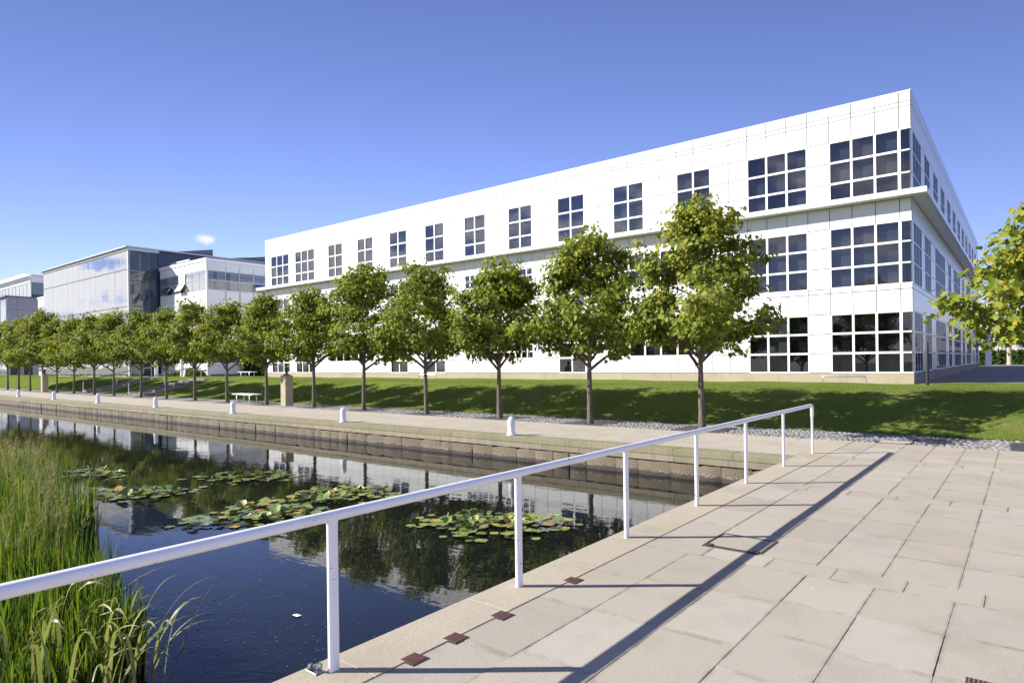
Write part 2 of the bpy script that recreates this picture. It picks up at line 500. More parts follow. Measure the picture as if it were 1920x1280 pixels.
class MB:
    def __init__(s):
        s.V = []; s.F = []; s.mi = []
    def add(s, V, F, m=0):
        k = len(s.V)
        s.V += [tuple(v) for v in V]
        s.F += [tuple(i + k for i in f) for f in F]
        s.mi += [m] * len(F)
        return s
    def box(s, x0, x1, y0, y1, z0, z1, m=0):
        V = [(x0, y0, z0), (x1, y0, z0), (x1, y1, z0), (x0, y1, z0), (x0, y0, z1), (x1, y0, z1), (x1, y1, z1), (x0, y1, z1)]
        F = [(0, 3, 2, 1), (4, 5, 6, 7), (0, 1, 5, 4), (1, 2, 6, 5), (2, 3, 7, 6), (3, 0, 4, 7)]
        return s.add(V, F, m)
    def bbox(s, x0, x1, y0, y1, z0, z1, b=0.005, m=0):
        """box with chamfered top rim"""
        V = [(x0, y0, z0), (x1, y0, z0), (x1, y1, z0), (x0, y1, z0), (x0, y0, z1 - b), (x1, y0, z1 - b), (x1, y1, z1 - b), (x0, y1, z1 - b),
             (x0 + b, y0 + b, z1), (x1 - b, y0 + b, z1), (x1 - b, y1 - b, z1), (x0 + b, y1 - b, z1)]
        F = [(0, 3, 2, 1), (8, 9, 10, 11)]
        for i in range(4):
            j = (i + 1) % 4
            F += [(i, j, 4 + j, 4 + i), (4 + i, 4 + j, 8 + j, 8 + i)]
        return s.add(V, F, m)
    def tube(s, pts, rad, n=8, m=0, cap=True):
        pts = [Vector(p) for p in pts]
        if not hasattr(rad, '__len__'):
            rad = [rad] * len(pts)
        V = []; F = []
        up = None
        for i, p in enumerate(pts):
            d = (pts[min(i + 1, len(pts) - 1)] - pts[max(i - 1, 0)]).normalized()
            if up is None:
                up = Vector((1, 0, 0)) if abs(d.x) < 0.8 else Vector((0, 1, 0))
            a = (up - d * up.dot(d)).normalized()
            up = a
            b = d.cross(a)
            for k in range(n):
                t_ = 2 * math.pi * k / n
                V.append(p + (a * math.cos(t_) + b * math.sin(t_)) * rad[i])
        for i in range(len(pts) - 1):
            for k in range(n):
                k2 = (k + 1) % n
                F.append((i * n + k, i * n + k2, (i + 1) * n + k2, (i + 1) * n + k))
        if cap:
            F.append(tuple(reversed(range(n))))
            F.append(tuple((len(pts) - 1) * n + k for k in range(n)))
        return s.add(V, F, m)
    def lathe(s, prof, n=20, c=(0, 0), m=0):
        V = []; F = []
        for r, z in prof:
            for k in range(n):
                t_ = 2 * math.pi * k / n
                V.append((c[0] + r * math.cos(t_), c[1] + r * math.sin(t_), z))
        for i in range(len(prof) - 1):
            for k in range(n):
                k2 = (k + 1) % n
                F.append((i * n + k, i * n + k2, (i + 1) * n + k2, (i + 1) * n + k))
        F.append(tuple((len(prof) - 1) * n + k for k in range(n)))
        return s.add(V, F, m)
    def mesh(s, name, mat, smooth=False):
        me = mk_mesh(name, s.V, s.F, mat, smooth)
        if any(s.mi):
            me.polygons.foreach_set('material_index', s.mi)
        return me

def quads_np(name, V, F, mat, smooth=False):
    """V (n,3) float array, F (m,k) int array, fast"""
    me = bpy.data.meshes.new(name)
    V = np.ascontiguousarray(V, dtype=np.float32); F = np.ascontiguousarray(F, dtype=np.int32)
    me.vertices.add(len(V)); me.vertices.foreach_set('co', V.ravel())
    k = F.shape[1]
    me.loops.add(F.size); me.loops.foreach_set('vertex_index', F.ravel())
    me.polygons.add(len(F))
    me.polygons.foreach_set('loop_start', np.arange(len(F), dtype=np.int32) * k)
    if smooth:
        me.polygons.foreach_set('use_smooth', np.ones(len(F), dtype=bool))
    for m in (mat if isinstance(mat, (list, tuple)) else [mat]):
        me.materials.append(M[m])
    me.update(calc_edges=True)
    return me

_boxes = {}
def unit_box(w, d, h, mat, b=0.0):
    """box centred in x, from y=0 to d, z=0 to h; shared between alike pieces"""
    key = (round(w, 3), round(d, 3), round(h, 3), mat, b)
    if key not in _boxes:
        q = MB()
        if b:
            q.bbox(-w / 2, w / 2, 0, d, 0, h, b)
        else:
            q.box(-w / 2, w / 2, 0, d, 0, h)
        _boxes[key] = q.mesh('piece', mat)
    return _boxes[key]

rng = random.Random(7)
nrg = np.random.default_rng(11)
WATER_Z = -0.60
QY = 12.92           # face of the far quay
BX = -3.55           # edge of the bridge deck over the water
PLAT = 0.88          # level of the lawn terrace

# ================================================================== SETTING
# ground sheet out to the horizon (with the canal cut out of it)
q = MB()
G0 = -0.08
q.add([(-2500, -2500, G0), (2500, -2500, G0), (2500, -6, G0), (-2500, -6, G0)], [(0, 1, 2, 3)])
q.add([(BX + 0.05, -6, G0), (2500, -6, G0), (2500, 3000, G0), (BX + 0.05, 3000, G0)], [(0, 1, 2, 3)])
q.add([(-2500, QY + 0.3, G0), (BX + 0.05, QY + 0.3, G0), (BX + 0.05, 3000, G0), (-2500, 3000, G0)], [(0, 1, 2, 3)])
ob('ground', q.mesh('ground', 'terrace'), kind='structure')
q = MB()
q.add([(-2500, -6, -1.7), (BX + 0.3, -6, -1.7), (BX + 0.3, QY + 0.4, -1.7), (-2500, QY + 0.4, -1.7)], [(0, 1, 2, 3)])
ob('canal_bed', q.mesh('canal_bed', 'bed'), kind='structure')
q = MB()
q.add([(-2500, -6, WATER_Z), (BX + 0.3, -6, WATER_Z), (BX + 0.3, QY + 0.2, WATER_Z), (-2500, QY + 0.2, WATER_Z)], [(0, 1, 2, 3)])
ob('canal_water', q.mesh('canal_water', 'water'), kind='structure')

# lawn bank: foot at y=18.3, crest about y=22.8
def lawn_z(x, y):
    t_ = min(max((y - 18.3) / 4.6, 0), 1)
    s = t_ * t_ * (3 - 2 * t_)
    s = 0.35 * t_ + 0.65 * s
    lvl = PLAT + (0.06 if x < -20 else 0.06 * max(0, (-x - 4) / 16) if x < -4 else 0)
    return 0.012 + s * lvl + 0.018 * math.sin(x * 0.7 + y * 0.9) * s + 0.012 * math.sin(x * 1.9 - y * 1.3) * s
xs = [-2000, -400, -200, -140] + list(np.arange(-120, 30.1, 0.75)) + [60, 200, 2000]
ys = list(np.arange(18.3, 23.4, 0.3)) + [24, 25, 26, 27, 28, 29, 30]
V = [(x, y, lawn_z(x, y)) for y in ys for x in xs]
nx = len(xs)
F = [(j * nx + i, j * nx + i + 1, (j + 1) * nx + i + 1, (j + 1) * nx + i) for j in range(len(ys) - 1) for i in range(nx - 1)]
ob('lawn', mk_mesh('lawn', V, F, 'lawn', True), kind='structure')
# foot edge down to the setts
q = MB()
q.add([(-2500, 29.9, PLAT - 0.03), (2500, 29.9, PLAT - 0.03), (2500, 3000, PLAT - 0.03), (-2500, 3000, PLAT - 0.03)], [(0, 1, 2, 3)])
ob('terrace', q.mesh('terrace', 'terrace'), kind='structure')

# ---- bridge deck: base + one object per slab
q = MB()
q.box(BX + 0.02, 9, -5, 16.35, -0.07, -0.0055)
deck = ob('bridge_deck', q.mesh('deck', 'joint'), kind='structure')
deck['label'] = 'pale stone paved bridge deck beside the white railing'
xl = [-3.11, -2.625, -2.06, -1.53, -1.0, -0.455, 0.085, 0.62, 1.15, 1.70, 2.25, 2.8, 3.34, 3.88]
cross = [(-1.4, -1.07), (2.05, 2.38), (6.03, 6.36), (9.9, 10.23), (13.35, 13.68)]
JT = 0.0042
def slab(x0, x1, y0, y1, parent, mat='slab', zt=0.0, j=JT, tilt=0.0016):
    j *= rng.choice((0.25, 0.4, 0.7, 1.0))
    w, d = x1 - x0 - 2 * j, y1 - y0 - 0.003
    if w < 0.03 or d < 0.03:
        return
    o = ob('paving_slab', unit_box(w, d, 0.05, mat, 0.0015), parent, ((x0 + x1) / 2, y0 + 0.0015, -0.05 + zt + rng.uniform(-0.0012, 0.0012)))
    o.rotation_euler = (rng.gauss(0, tilt), rng.gauss(0, tilt), rng.gauss(0, 0.0012))
    return o
hatch = (-2.62, -2.02, 6.39, 6.95)
drains = [(-3.11, 2.83), (-3.115, 3.22), (-3.11, 3.72), (-3.11, 4.69)]
for i in range(len(xl) - 1):
    x0, x1 = xl[i], xl[i + 1]
    for c in range(len(cross)):
        ya = cross[c][1]
        yb = cross[c + 1][0] if c + 1 < len(cross) else 16.33
        n = max(1, round((yb - ya) / (0.90 if x1 < -1.2 else 0.72)))
        cuts = sorted([ya] + [ya + (yb - ya) * (k + rng.uniform(-0.08, 0.08)) / n for k in range(1, n)] + [yb])
        for k in range(n):
            y0, y1 = cuts[k], cuts[k + 1]
            if i == 1:                        # the hatch sits in this row
                if y0 < hatch[2] < y1 or y0 < hatch[3] < y1 or (y0 >= hatch[2] and y1 <= hatch[3]):
                    if y0 < hatch[2] - 0.05: slab(x0, x1, y0, hatch[2] - 0.005, deck)
                    if y1 > hatch[3] + 0.05: slab(x0, x1, hatch[3] + 0.005, y1, deck)
                    continue
            slab(x0, x1, y0, y1, deck)
for (ya, yb) in cross:
    xx = -3.11
    while xx < 3.6:
        w = rng.uniform(0.5, 0.62)
        if not (ya == 6.03 and False):
            slab(xx, xx + w, ya, yb, deck)
        xx += w
q = MB()
for k in range(9):
    for m in range(23):
        q.bbox(4.22 + k * 0.53 + 0.003, 4.22 + (k + 1) * 0.53 - 0.003, -4.9 + m * 0.92 + 0.002, -4.9 + (m + 1) * 0.92 - 0.002, -0.04, 0.0, 0.0015)
ob('outer_paving', q.mesh('outer', 'slab'), deck, kind='stuff')
# coping along the water under the railing
yy = -4.9
while yy < 12.9:
    L = rng.uniform(1.15, 1.35)
    y1 = min(yy + L, 12.93)
    o = ob('coping_stone', unit_box(0.436, y1 - yy - 0.003, 0.24, 'coping', 0.003), deck, (BX + 0.218, yy + 0.0015, -0.236))
    yy = y1
for k in range(3):
    y0 = 12.93 + k * 1.15
    ob('coping_stone', unit_box(0.436, 1.143, 0.10, 'coping', 0.003), deck, (BX + 0.218, y0, -0.0985))
# wall carrying the deck edge down into the canal
q = MB()
q.box(BX + 0.03, BX + 0.4, -5, QY + 0.1, -1.7, -0.24)
w_ = ob('bridge_abutment', q.mesh('abut', 'quay3'), kind='structure')

# ---- quay promenade
q = MB()
q.box(-300, BX - 0.005, QY + 0.02, 16.36, -0.07, -0.008)
prom = ob('quay_promenade', q.mesh('prom', 'joint'), kind='structure')
rows = [QY + 0.0, QY + 0.52, 13.95, 14.45, 14.95, 15.45, 15.95, 16.36]
for r_ in range(1, 7):
    xx = BX - 0.0
    while xx > -27:
        L = rng.uniform(0.85, 1.1) if r_ % 2 else rng.uniform(0.6, 0.8)
        slab(xx - L, xx, rows[r_], rows[r_ + 1], prom, 'promenade', 0.0, 0.004)
        xx -= L
q = MB()
for r_ in range(1, 7):
    q.box(-300, -27.2, rows[r_] + 0.003, rows[r_ + 1] - 0.003, -0.03, 0.0)
ob('far_paving', q.mesh('farp', 'promenade'), prom, kind='stuff')

# ---- sett strip with tree pits
q = MB()
q.box(-300, 1.9, 16.37, 18.32, -0.07, -0.02)
cob = ob('sett_strip', q.mesh('settbase', 'joint'), kind='structure')
TREEX = [-6.95, -10.53, -14.12, -17.75, -21.45, -25.0, -28.9, -32.6, -36.3, -39.7, -43.4, -47.6, -51.2, -55.2, -58.8, -62.2, -65.4, -68.6, -72.0]
TREEX_ALL = TREEX + [0.42]
TY = 17.0
def in_pit(x, y):
    return any(abs(x - tx) < 0.72 and 16.45 < y < 17.85 for tx in TREEX_ALL) or (-2.70 < x < -1.98 and y < 17.0)
Vs = []; Fs = []
yy = 16.40
while yy < 18.25:
    xx = 1.85 - rng.uniform(0, 0.1)
    dy = rng.uniform(0.095, 0.115)
    while xx > -24:
        w = rng.uniform(0.09, 0.14)
        if not in_pit(xx - w / 2, yy + dy / 2):
            k = len(Vs)
            h = rng.uniform(-0.004, 0.012)
            a, b_, c_, d_ = xx - w + 0.006, xx - 0.006, yy + 0.006, yy + dy - 0.006
            e = 0.018
            Vs += [(a, c_, -0.02), (b_, c_, -0.02), (b_, d_, -0.02), (a, d_, -0.02), (a, c_, h - e), (b_, c_, h - e), (b_, d_, h - e), (a, d_, h - e),
                   (a + e, c_ + e, h), (b_ - e, c_ + e, h + rng.uniform(-.004, .004)), (b_ - e, d_ - e, h), (a + e, d_ - e, h)]
            Fs += [(k + 8, k + 9, k + 10, k + 11)]
            for i in range(4):
                j = (i + 1) % 4
                Fs += [(k + i, k + j, k + 4 + j, k + 4 + i), (k + 4 + i, k + 4 + j, k + 8 + j, k + 8 + i)]
        xx -= w
    yy += dy
ob('granite_setts', quads_np('setts', np.array(Vs), np.array(Fs), 'setts'), cob, kind='stuff')
q = MB()
q.add([(-300, 16.4, 0.0), (-24, 16.4, 0.0), (-24, 18.3, 0.0), (-300, 18.3, 0.0)], [(0, 1, 2, 3)])
t = NT('sett_paving_far')
v = t.n('ShaderNodeTexVoronoi'); v.inputs['Scale'].default_value = 9
t.l(t.pos(), v.inputs['Vector'])
bw = t.n('ShaderNodeSeparateColor'); t.l(v.outputs['Color'], bw.inputs[0])
t.set(Base_Color=t.ramp(bw.outputs[0], [(0, (0.11, 0.108, 0.105)), (1, (0.29, 0.285, 0.275))]), Roughness=0.9)
M['setts_far'] = t.m
ob('far_setts', q.mesh('farsetts', 'setts_far'), cob, kind='stuff')
pit_me = MB()
for (a, b_, c_, d_) in ((-0.7, -0.22, 0, 1.36), (0.22, 0.7, 0, 1.36), (-0.215, 0.215, 0, 0.42), (-0.215, 0.215, 0.90, 1.36)):
    pit_me.bbox(a + .004, b_ - .004, c_ + .004, d_ - .004, -0.03, 0.006, 0.006)
pit_me = pit_me.mesh('pit', 'pit')
for tx in TREEX_ALL:
    ob('tree_pit_surround', pit_me, cob, (tx, 16.47, 0))

# ---- right-hand path past the end of the building
q = MB()
q.box(-3.3, 7, 29.0, 100, PLAT - 0.05, PLAT - 0.012)
path = ob('side_path', q.mesh('path', 'joint'), kind='structure')
yy = 29.0
while yy < 62:
    d = 1.15 + (yy - 29) * 0.03
    xx = -3.25
    while xx < 3.0:
        w = 0.88
        o = ob('paving_slab', unit_box(w - 0.016, d - 0.02, 0.03, 'path', 0.003), path, (xx + w / 2, yy + 0.01, PLAT - 0.022))
        xx += w
    yy += d
q = MB()
q.box(-3.25, 6.5, 62.1, 100, PLAT - 0.03, PLAT + 0.006)
ob('far_paving', q.mesh('fp2', 'path'), path, kind='stuff')

# ================================================================== QUAY WALL
qw = thing('quay_wall', (-30, QY, 0), 'long stone quay wall with green stained top course across the canal', 'wall')
q = MB()
q.box(-270, 33.5 - 7.05 + 0.0, 0.16, 0.5, -1.7, -0.10)
ob('wall_core', q.mesh('core', 'joint'), qw, (0, 0, 0))
def rough_mesh(seed):
    rg = random.Random(seed)
    nx_, nz_ = 5, 4
    V = []; F = []
    for j in range(nz_):
        for i in range(nx_):
            u, v = i / (nx_ - 1), j / (nz_ - 1)
            e = min(u, 1 - u, 0.25) * 4 * min(1, 0.4 + min(1 - v, 0.3) * 2)
            V.append((u - 0.5 + (rg.uniform(-.03, .03) if 0 < i < nx_ - 1 else 0), -0.03 * min(1, e * 1.6) + rg.uniform(-0.011, 0.011), v + (rg.uniform(-.035, .01) if j == nz_ - 1 else 0) - (0.03 if j == nz_ - 1 and i in (0, nx_ - 1) else 0)))
    for j in range(nz_ - 1):
        for i in range(nx_ - 1):
            F.append((j * nx_ + i, j * nx_ + i + 1, (j + 1) * nx_ + i + 1, (j + 1) * nx_ + i))
    k = len(V)
    for i in range(nx_):
        V.append((i / (nx_ - 1) - 0.5, 0.3, 0.97))
    for i in range(nx_ - 1):
        F.append(((nz_ - 1) * nx_ + i, (nz_ - 1) * nx_ + i + 1, k + i + 1, k + i))
    return mk_mesh('rough_stone', V, F, 'quay3', True)
ROUGH = [rough_mesh(i) for i in range(8)]
def course(name, z0, z1, lmin, lmax, mat, proud, upto, jitter=0.0, depth=0.5):
    xx = 30 + BX + 0.02
    while xx > upto:
        L = rng.uniform(lmin, lmax)
        o = ob(name, unit_box(round(L, 1) - 0.008 if False else L - 0.008, depth, z1 - z0 - 0.004, mat, 0.006 if not jitter else 0.012), qw,
               (xx - L / 2, -proud + rng.uniform(-jitter, jitter), z0 + 0.002))
        if jitter:
            o.data = rng.choice(ROUGH)
            o.scale = (L - 0.006, 1, z1 - z0)
            o.location.y += 0.012
            o.rotation_euler = (0, rng.gauss(0, .004), rng.gauss(0, 0.012))
        xx -= L
    q = MB()
    while xx > -260:
        L = rng.uniform(lmin, lmax) * 1.6
        q.box(xx - L + 0.006, xx - 0.006, -proud, depth - proud, z0 + 0.002, z1 - 0.002)
        xx -= L
    ob(name + 's_far', q.mesh(name, mat), qw, kind='stuff')
course('coping_block', -0.13, 0.0, 1.1, 1.5, 'quay1', 0.03, -22, 0, 0.54)
course('ashlar_block', -0.27, -0.13, 0.9, 1.3, 'quay2', 0.018, -22, 0.0, 0.3)
course('rough_stone', -0.92, -0.285, 0.42, 0.85, 'quay3', 0.03, -22, 0.014, 0.3)

# ================================================================== MAIN WHITE OFFICE BUILDING
YB = 29.0
XC = -3.40
def jx(k):                                   # panel joints, from the corner to the west
    if k <= 11:
        return -3.80 - 0.8365 * k
    return -13.0 - 0.862 * (k - 11)
XL = jx(53)
bld = thing('office_building', (-26, YB, PLAT), 'long white panelled three storey office building with dark gridded windows', 'building')
BLOC = Vector((-26, YB, PLAT))
def bob(name, me, loc, parent=None, kind=None):
    p = parent or bld
    base = BLOC if parent is None else Vector(parent['_o'])
    return ob(name, me, p, Vector(loc) - base, kind=kind)
TOPZ = [12.17, 11.79, 11.61, 10.77, 9.91, 9.05, 8.19]
MIDZ = [8.07, 7.22, 6.44, 5.60, 4.75, 4.56]
LOWZ = [4.56, 3.71, 2.90, 2.10, 1.29]
# windows: (k0, k1, top, bottom, rows, half grid, blind)
wins = []
two = [(9, 11), (13, 15), (17, 19), (21, 23), (25, 27), (29, 31), (33, 35), (37, 39), (41, 43)]
three = [(4, 7), (45, 48), (49, 52)]
for a in two + three:
    wins.append((a[0], a[1], 10.77, 8.19, 3, 1))
for a in three + [(17, 19), (29, 31), (33, 35)]:
    wins.append((a[0], a[1], 7.22, 4.75, 3, 1))
    wins.append((a[0], a[1], 3.71, 1.29, 3, 1))
for a in [(9, 15), (37, 43)]:
    wins.append((a[0], a[1], 7.22, 5.60, 2, 1))
    wins.append((a[0], a[1], 3.71, 2.10, 2, 1))
wins.append((21, 27, 7.22, 4.75, 6, 2))
wins.append((21, 27, 3.71, 2.10, 4, 2))
corner_w = [(10.77, 8.19), (7.22, 4.75), (3.71, 1.29)]
def covered(k, zt, zb):
    zm = (zt + zb) / 2
    for (a, b_, t_, bt, r_, g) in wins:
        if a <= k < b_ and bt < zm < t_:
            return True
    if k < 3:
        for t_, bt in corner_w:
            if bt < zm < t_:
                return True
    return False
cells = []
for Z in (TOPZ, MIDZ, LOWZ):
    for i in range(len(Z) - 1):
        zt, zb = Z[i], Z[i + 1]
        if Z is TOPZ and i == 5: zb = 8.30
        for k in range(-1, 53):
            if not covered(k, zt, zb):
                x1 = jx(k) if k >= 0 else XC
                x0 = jx(k + 1)
                cells.append((x0, x1, zb, zt, k))
cells.sort(key=lambda c: c[4])
GAP = 0.013
rest = MB()
for n_, (x0, x1, zb, zt, k) in enumerate(cells):
    rw, rh = x1 - x0 - 2 * GAP, zt - zb - 2 * GAP
    if n_ < 300:
        bob('cladding_panel', unit_box(rw, 0.05, rh, 'panel'), ((x0 + x1) / 2, YB + rng.uniform(-0.0015, 0.0015), zb + GAP))
    else:
        rest.box(x0 + GAP - BLOC.x, x1 - GAP - BLOC.x, 0, 0.05, zb + GAP - BLOC.z, zt - GAP - BLOC.z)
bob('far_cladding', rest.mesh('farclad', 'panel'), BLOC, kind='stuff')
bk = MB()
for (x0, x1, zb, zt, k) in cells:
    bk.box(x0 - BLOC.x, x1 - BLOC.x, 0.052, 0.075, zb - BLOC.z, zt - BLOC.z)
bob('joint_backing', bk.mesh('bk', 'backing'), BLOC)

brn2 = random.Random(9)
def grid_window(x0, x1, z0, z1, cols, rows_, blind, parent, origin, axis='X', bar=0.085, y=0.0, panes_joined=False, fin=0.24, skip=''):
    """one window: frame grid, panes, fins behind the glass. axis X: wall facing -Y; axis Y: wall facing +X"""
    wroot = ob('window', None, parent, Vector(origin) - Vector(parent['_o'] if '_o' in parent else BLOC))
    def T(a, d, z):                      # a along the wall, d depth inwards
        return (a, d, z) if axis == 'X' else (-d, a, z)
    def bx(mb, a0, a1, d0, d1, zz0, zz1):
        p0, p1 = T(a0, d0, zz0), T(a1, d1, zz1)
        mb.box(min(p0[0], p1[0]), max(p0[0], p1[0]), min(p0[1], p1[1]), max(p0[1], p1[1]), zz0, zz1)
    W, H = x1 - x0, z1 - z0
    cw, rh = W / cols, H / rows_
    fr = MB()
    e = 0.05
    bx(fr, 0, W, -0.004, 0.08, 0, e); bx(fr, 0, W, -0.004, 0.08, H - e, H)
    if 'L' not in skip: bx(fr, 0, e, -0.004, 0.08, e, H - e)
    if 'R' not in skip: bx(fr, W - e, W, -0.004, 0.08, e, H - e)
    for i in range(1, cols):
        bx(fr, i * cw - bar / 2, i * cw + bar / 2, -0.008 if axis == 'X' else 0.001, 0.07, e, H - e)
    for j in range(1, rows_):
        bx(fr, e, W - e, -0.002, 0.065, j * rh - bar / 2, j * rh + bar / 2)
    ob('frame', fr.mesh('frame', 'mullion'), wroot)
    fn = MB()
    f2 = 0.02
    for i in range(0, cols + 1):
        if (i == 0 and 'L' in skip) or (i == cols and 'R' in skip):
            continue
        a = min(max(i * cw, f2), W - f2)
        bx(fn, a - f2, a + f2, 0.082, fin, 0.002, H - 0.002)
    for j in range(0, rows_ + 1):
        a = min(max(j * rh, f2), H - f2)
        bx(fn, 0.002, W - 0.002, 0.084, fin - 0.003, a - f2, a + f2)
    ob('inner_fins', fn.mesh('fins', 'inner'), wroot)
    bl = MB()
    mats = ['blind', 'shade_sheet', 'blind_pale']
    for i in range(cols):
        for j in range(rows_):
            light = blind(i, j)
            a0, a1 = i * cw + f2, (i + 1) * cw - f2
            p = [T(a0, fin + 0.004, j * rh + f2), T(a1, fin + 0.004, j * rh + f2), T(a1, fin + 0.004, (j + 1) * rh - f2), T(a0, fin + 0.004, (j + 1) * rh - f2)]
            bl.add(p, [(0, 1, 2, 3)], (2 if brn2.random() < 0.22 else 0) if light else 1)
    bx(bl, 0, W, fin + 0.02, fin + 0.03, 0, H)
    me = bl.mesh('blind', mats)
    ob('blind', me, wroot)  # its dark faces carry the unlit rooms' shade as colour
    pd = 0.03 if axis == 'X' else 0.004
    if panes_joined:
        pn = MB()
        for i in range(cols):
            for j in range(rows_):
                bx(pn, i * cw + .03, (i + 1) * cw - .03, pd, pd + 0.006, j * rh + .03, (j + 1) * rh - .03)
        ob('glazing', pn.mesh('glz', 'glass' if axis == 'X' else 'glass_side'), wroot)
    else:
        key = ('pane', axis, round(cw, 3), round(rh, 3), skip)
        if key not in _boxes:
            pn = MB()
            bx(pn, 0.03, cw - (0.03 if not skip else 0.004), 0, 0.006, 0.03, rh - 0.03)
            _boxes[key] = pn.mesh('pane', 'glass')
        for i in range(cols):
            for j in range(rows_):
                o = ob('pane', _boxes[key], wroot, T(i * cw, 0.03, j * rh))
                o.rotation_euler = (rng.gauss(0, .005), 0, rng.gauss(0, .005))
    return wroot
bld['_o'] = tuple(BLOC)
brn = random.Random(3)
for (a, b_, t_, bt, r_, g) in wins:
    x0, x1 = jx(b_), jx(a)
    z0 = bt if bt > 8.0 else bt
    if t_ > 10:
        base = 0.85 if a < 16 else 0.5
    elif t_ > 7:
        base = 0.8
    else:
        base = 0.35
    st = brn.random()
    grid_window(x0, x1, z0, t_, (b_ - a) * g, r_, lambda i, j: brn.random() < base, bld, (x0, YB, z0), panes_joined=(g == 2), bar=0.085 if g == 1 else 0.07)
# corner windows (front part)
for ci, (t_, bt) in enumerate(corner_w):
    x0 = jx(3)
    r3 = 3
    if ci == 0:   bf = lambda i, j: (j > 0 and True)
    elif ci == 1: bf = lambda i, j: True
    else:         bf = lambda i, j: False
    grid_window(x0, jx(0), bt, t_, 3, 3, bf, bld, (x0, YB, bt))
    grid_window(jx(0) + 0.003, XC - 0.002, bt, t_, 1, 3, lambda i, j: False, bld, (jx(0) + 0.003, YB, bt), bar=0.06, skip='R')
# ledge over the second storey, running round the corner
led = MB()
P_ = 0.55
def led_box(x0, x1, y0, y1, z0=8.075, z1=8.285):
    led.box(x0 - BLOC.x, x1 - BLOC.x, y0 - BLOC.y, y1 - BLOC.y, z0 - BLOC.z, z1 - BLOC.z)
ledge_pieces = []
xx = XC + P_
kk = 0
edges = [XC + P_, XC - 0.4] + [jx(k) + 0.42 for k in range(1, 54)] + [XL - 0.55]
for i in range(len(edges) - 1):
    w = edges[i] - edges[i + 1]
    bob('ledge_segment', unit_box(w - 0.006, P_ + 0.04, 0.21, 'panel'), ((edges[i] + edges[i + 1]) / 2, YB - P_, 8.075))
led = MB()
yy = YB + 0.045
while yy < 72.5:
    L = 1.68
    led_box(XC - 0.04, XC + P_, yy, min(yy + L - 0.006, 72.5))
    yy += L
bob('side_ledge', led.mesh('sideledge', 'panel'), BLOC)
# parapet cap, roof, plinth, end walls, core
cap = MB()
cap.box(XL - BLOC.x - 0.004, XC - BLOC.x + 0.004, -0.004, 0.28, 12.166 - BLOC.z, 12.215 - BLOC.z)
cap.box(XC - BLOC.x - 0.28, XC - BLOC.x + 0.004, 0.283, 43.5, 12.166 - BLOC.z, 12.215 - BLOC.z)
bob('parapet_cap', cap.mesh('cap', 'panel'), BLOC)
roof = MB()
roof.box(XL - BLOC.x + 0.1, XC - BLOC.x - 0.1, 0.5, 43.4, 11.75 - BLOC.z, 11.85 - BLOC.z)
bob('roof', roof.mesh('roof', 'grey_metal'), BLOC)
core = MB()
core.box(XL - BLOC.x + 0.06, XC - BLOC.x - 0.32, 0.34, 43.3, -0.4, 11.6 - BLOC.z)
bob('core_wall', core.mesh('core', 'room'), BLOC)
# closing behind the front parapet
pb = MB()
pb.box(XL - BLOC.x + 0.02, XC - BLOC.x - 0.06, 0.08, 0.33, 10.80 - BLOC.z, 12.16 - BLOC.z)
pb.box(XL - BLOC.x + 0.005, XL - BLOC.x + 0.055, 0.08, 43.4, 0.0, 12.16 - BLOC.z)
pb.box(XL - BLOC.x + 0.06, XC - BLOC.x - 0.06, 43.31, 43.45, 0.0, 12.16 - BLOC.z)
bob('end_wall', pb.mesh('endw', 'panel'), BLOC)
# floor slabs between storeys behind the spandrels
fl = MB()
for (za, zb) in ((7.25, 8.06), (3.74, 4.72)):
    fl.box(XL - BLOC.x + 0.06, XC - BLOC.x - 0.08, 0.085, 0.335, za - BLOC.z, zb - BLOC.z)
bob('spandrel', fl.mesh('spandrel', 'room'), BLOC)
xx = XC + 0.012
while xx > XL:
    L = rng.uniform(2.4, 2.6)
    x0 = max(xx - L, XL - 0.01)
    bob('plinth_block', unit_box(xx - x0 - 0.01, 0.3, 0.62, 'plinth', 0.0), ((xx + x0) / 2, YB - 0.02, 0.655))
    xx = x0
pl = MB()
pl.box(XC - 0.3 - BLOC.x, XC + 0.02 - BLOC.x, 0.29, 43.5, 0.6 - BLOC.z, 1.275 - BLOC.z)
bob('side_plinth', pl.mesh('sidepl', 'step'), BLOC)  # darker stone than the front plinth, its shade put into the colour

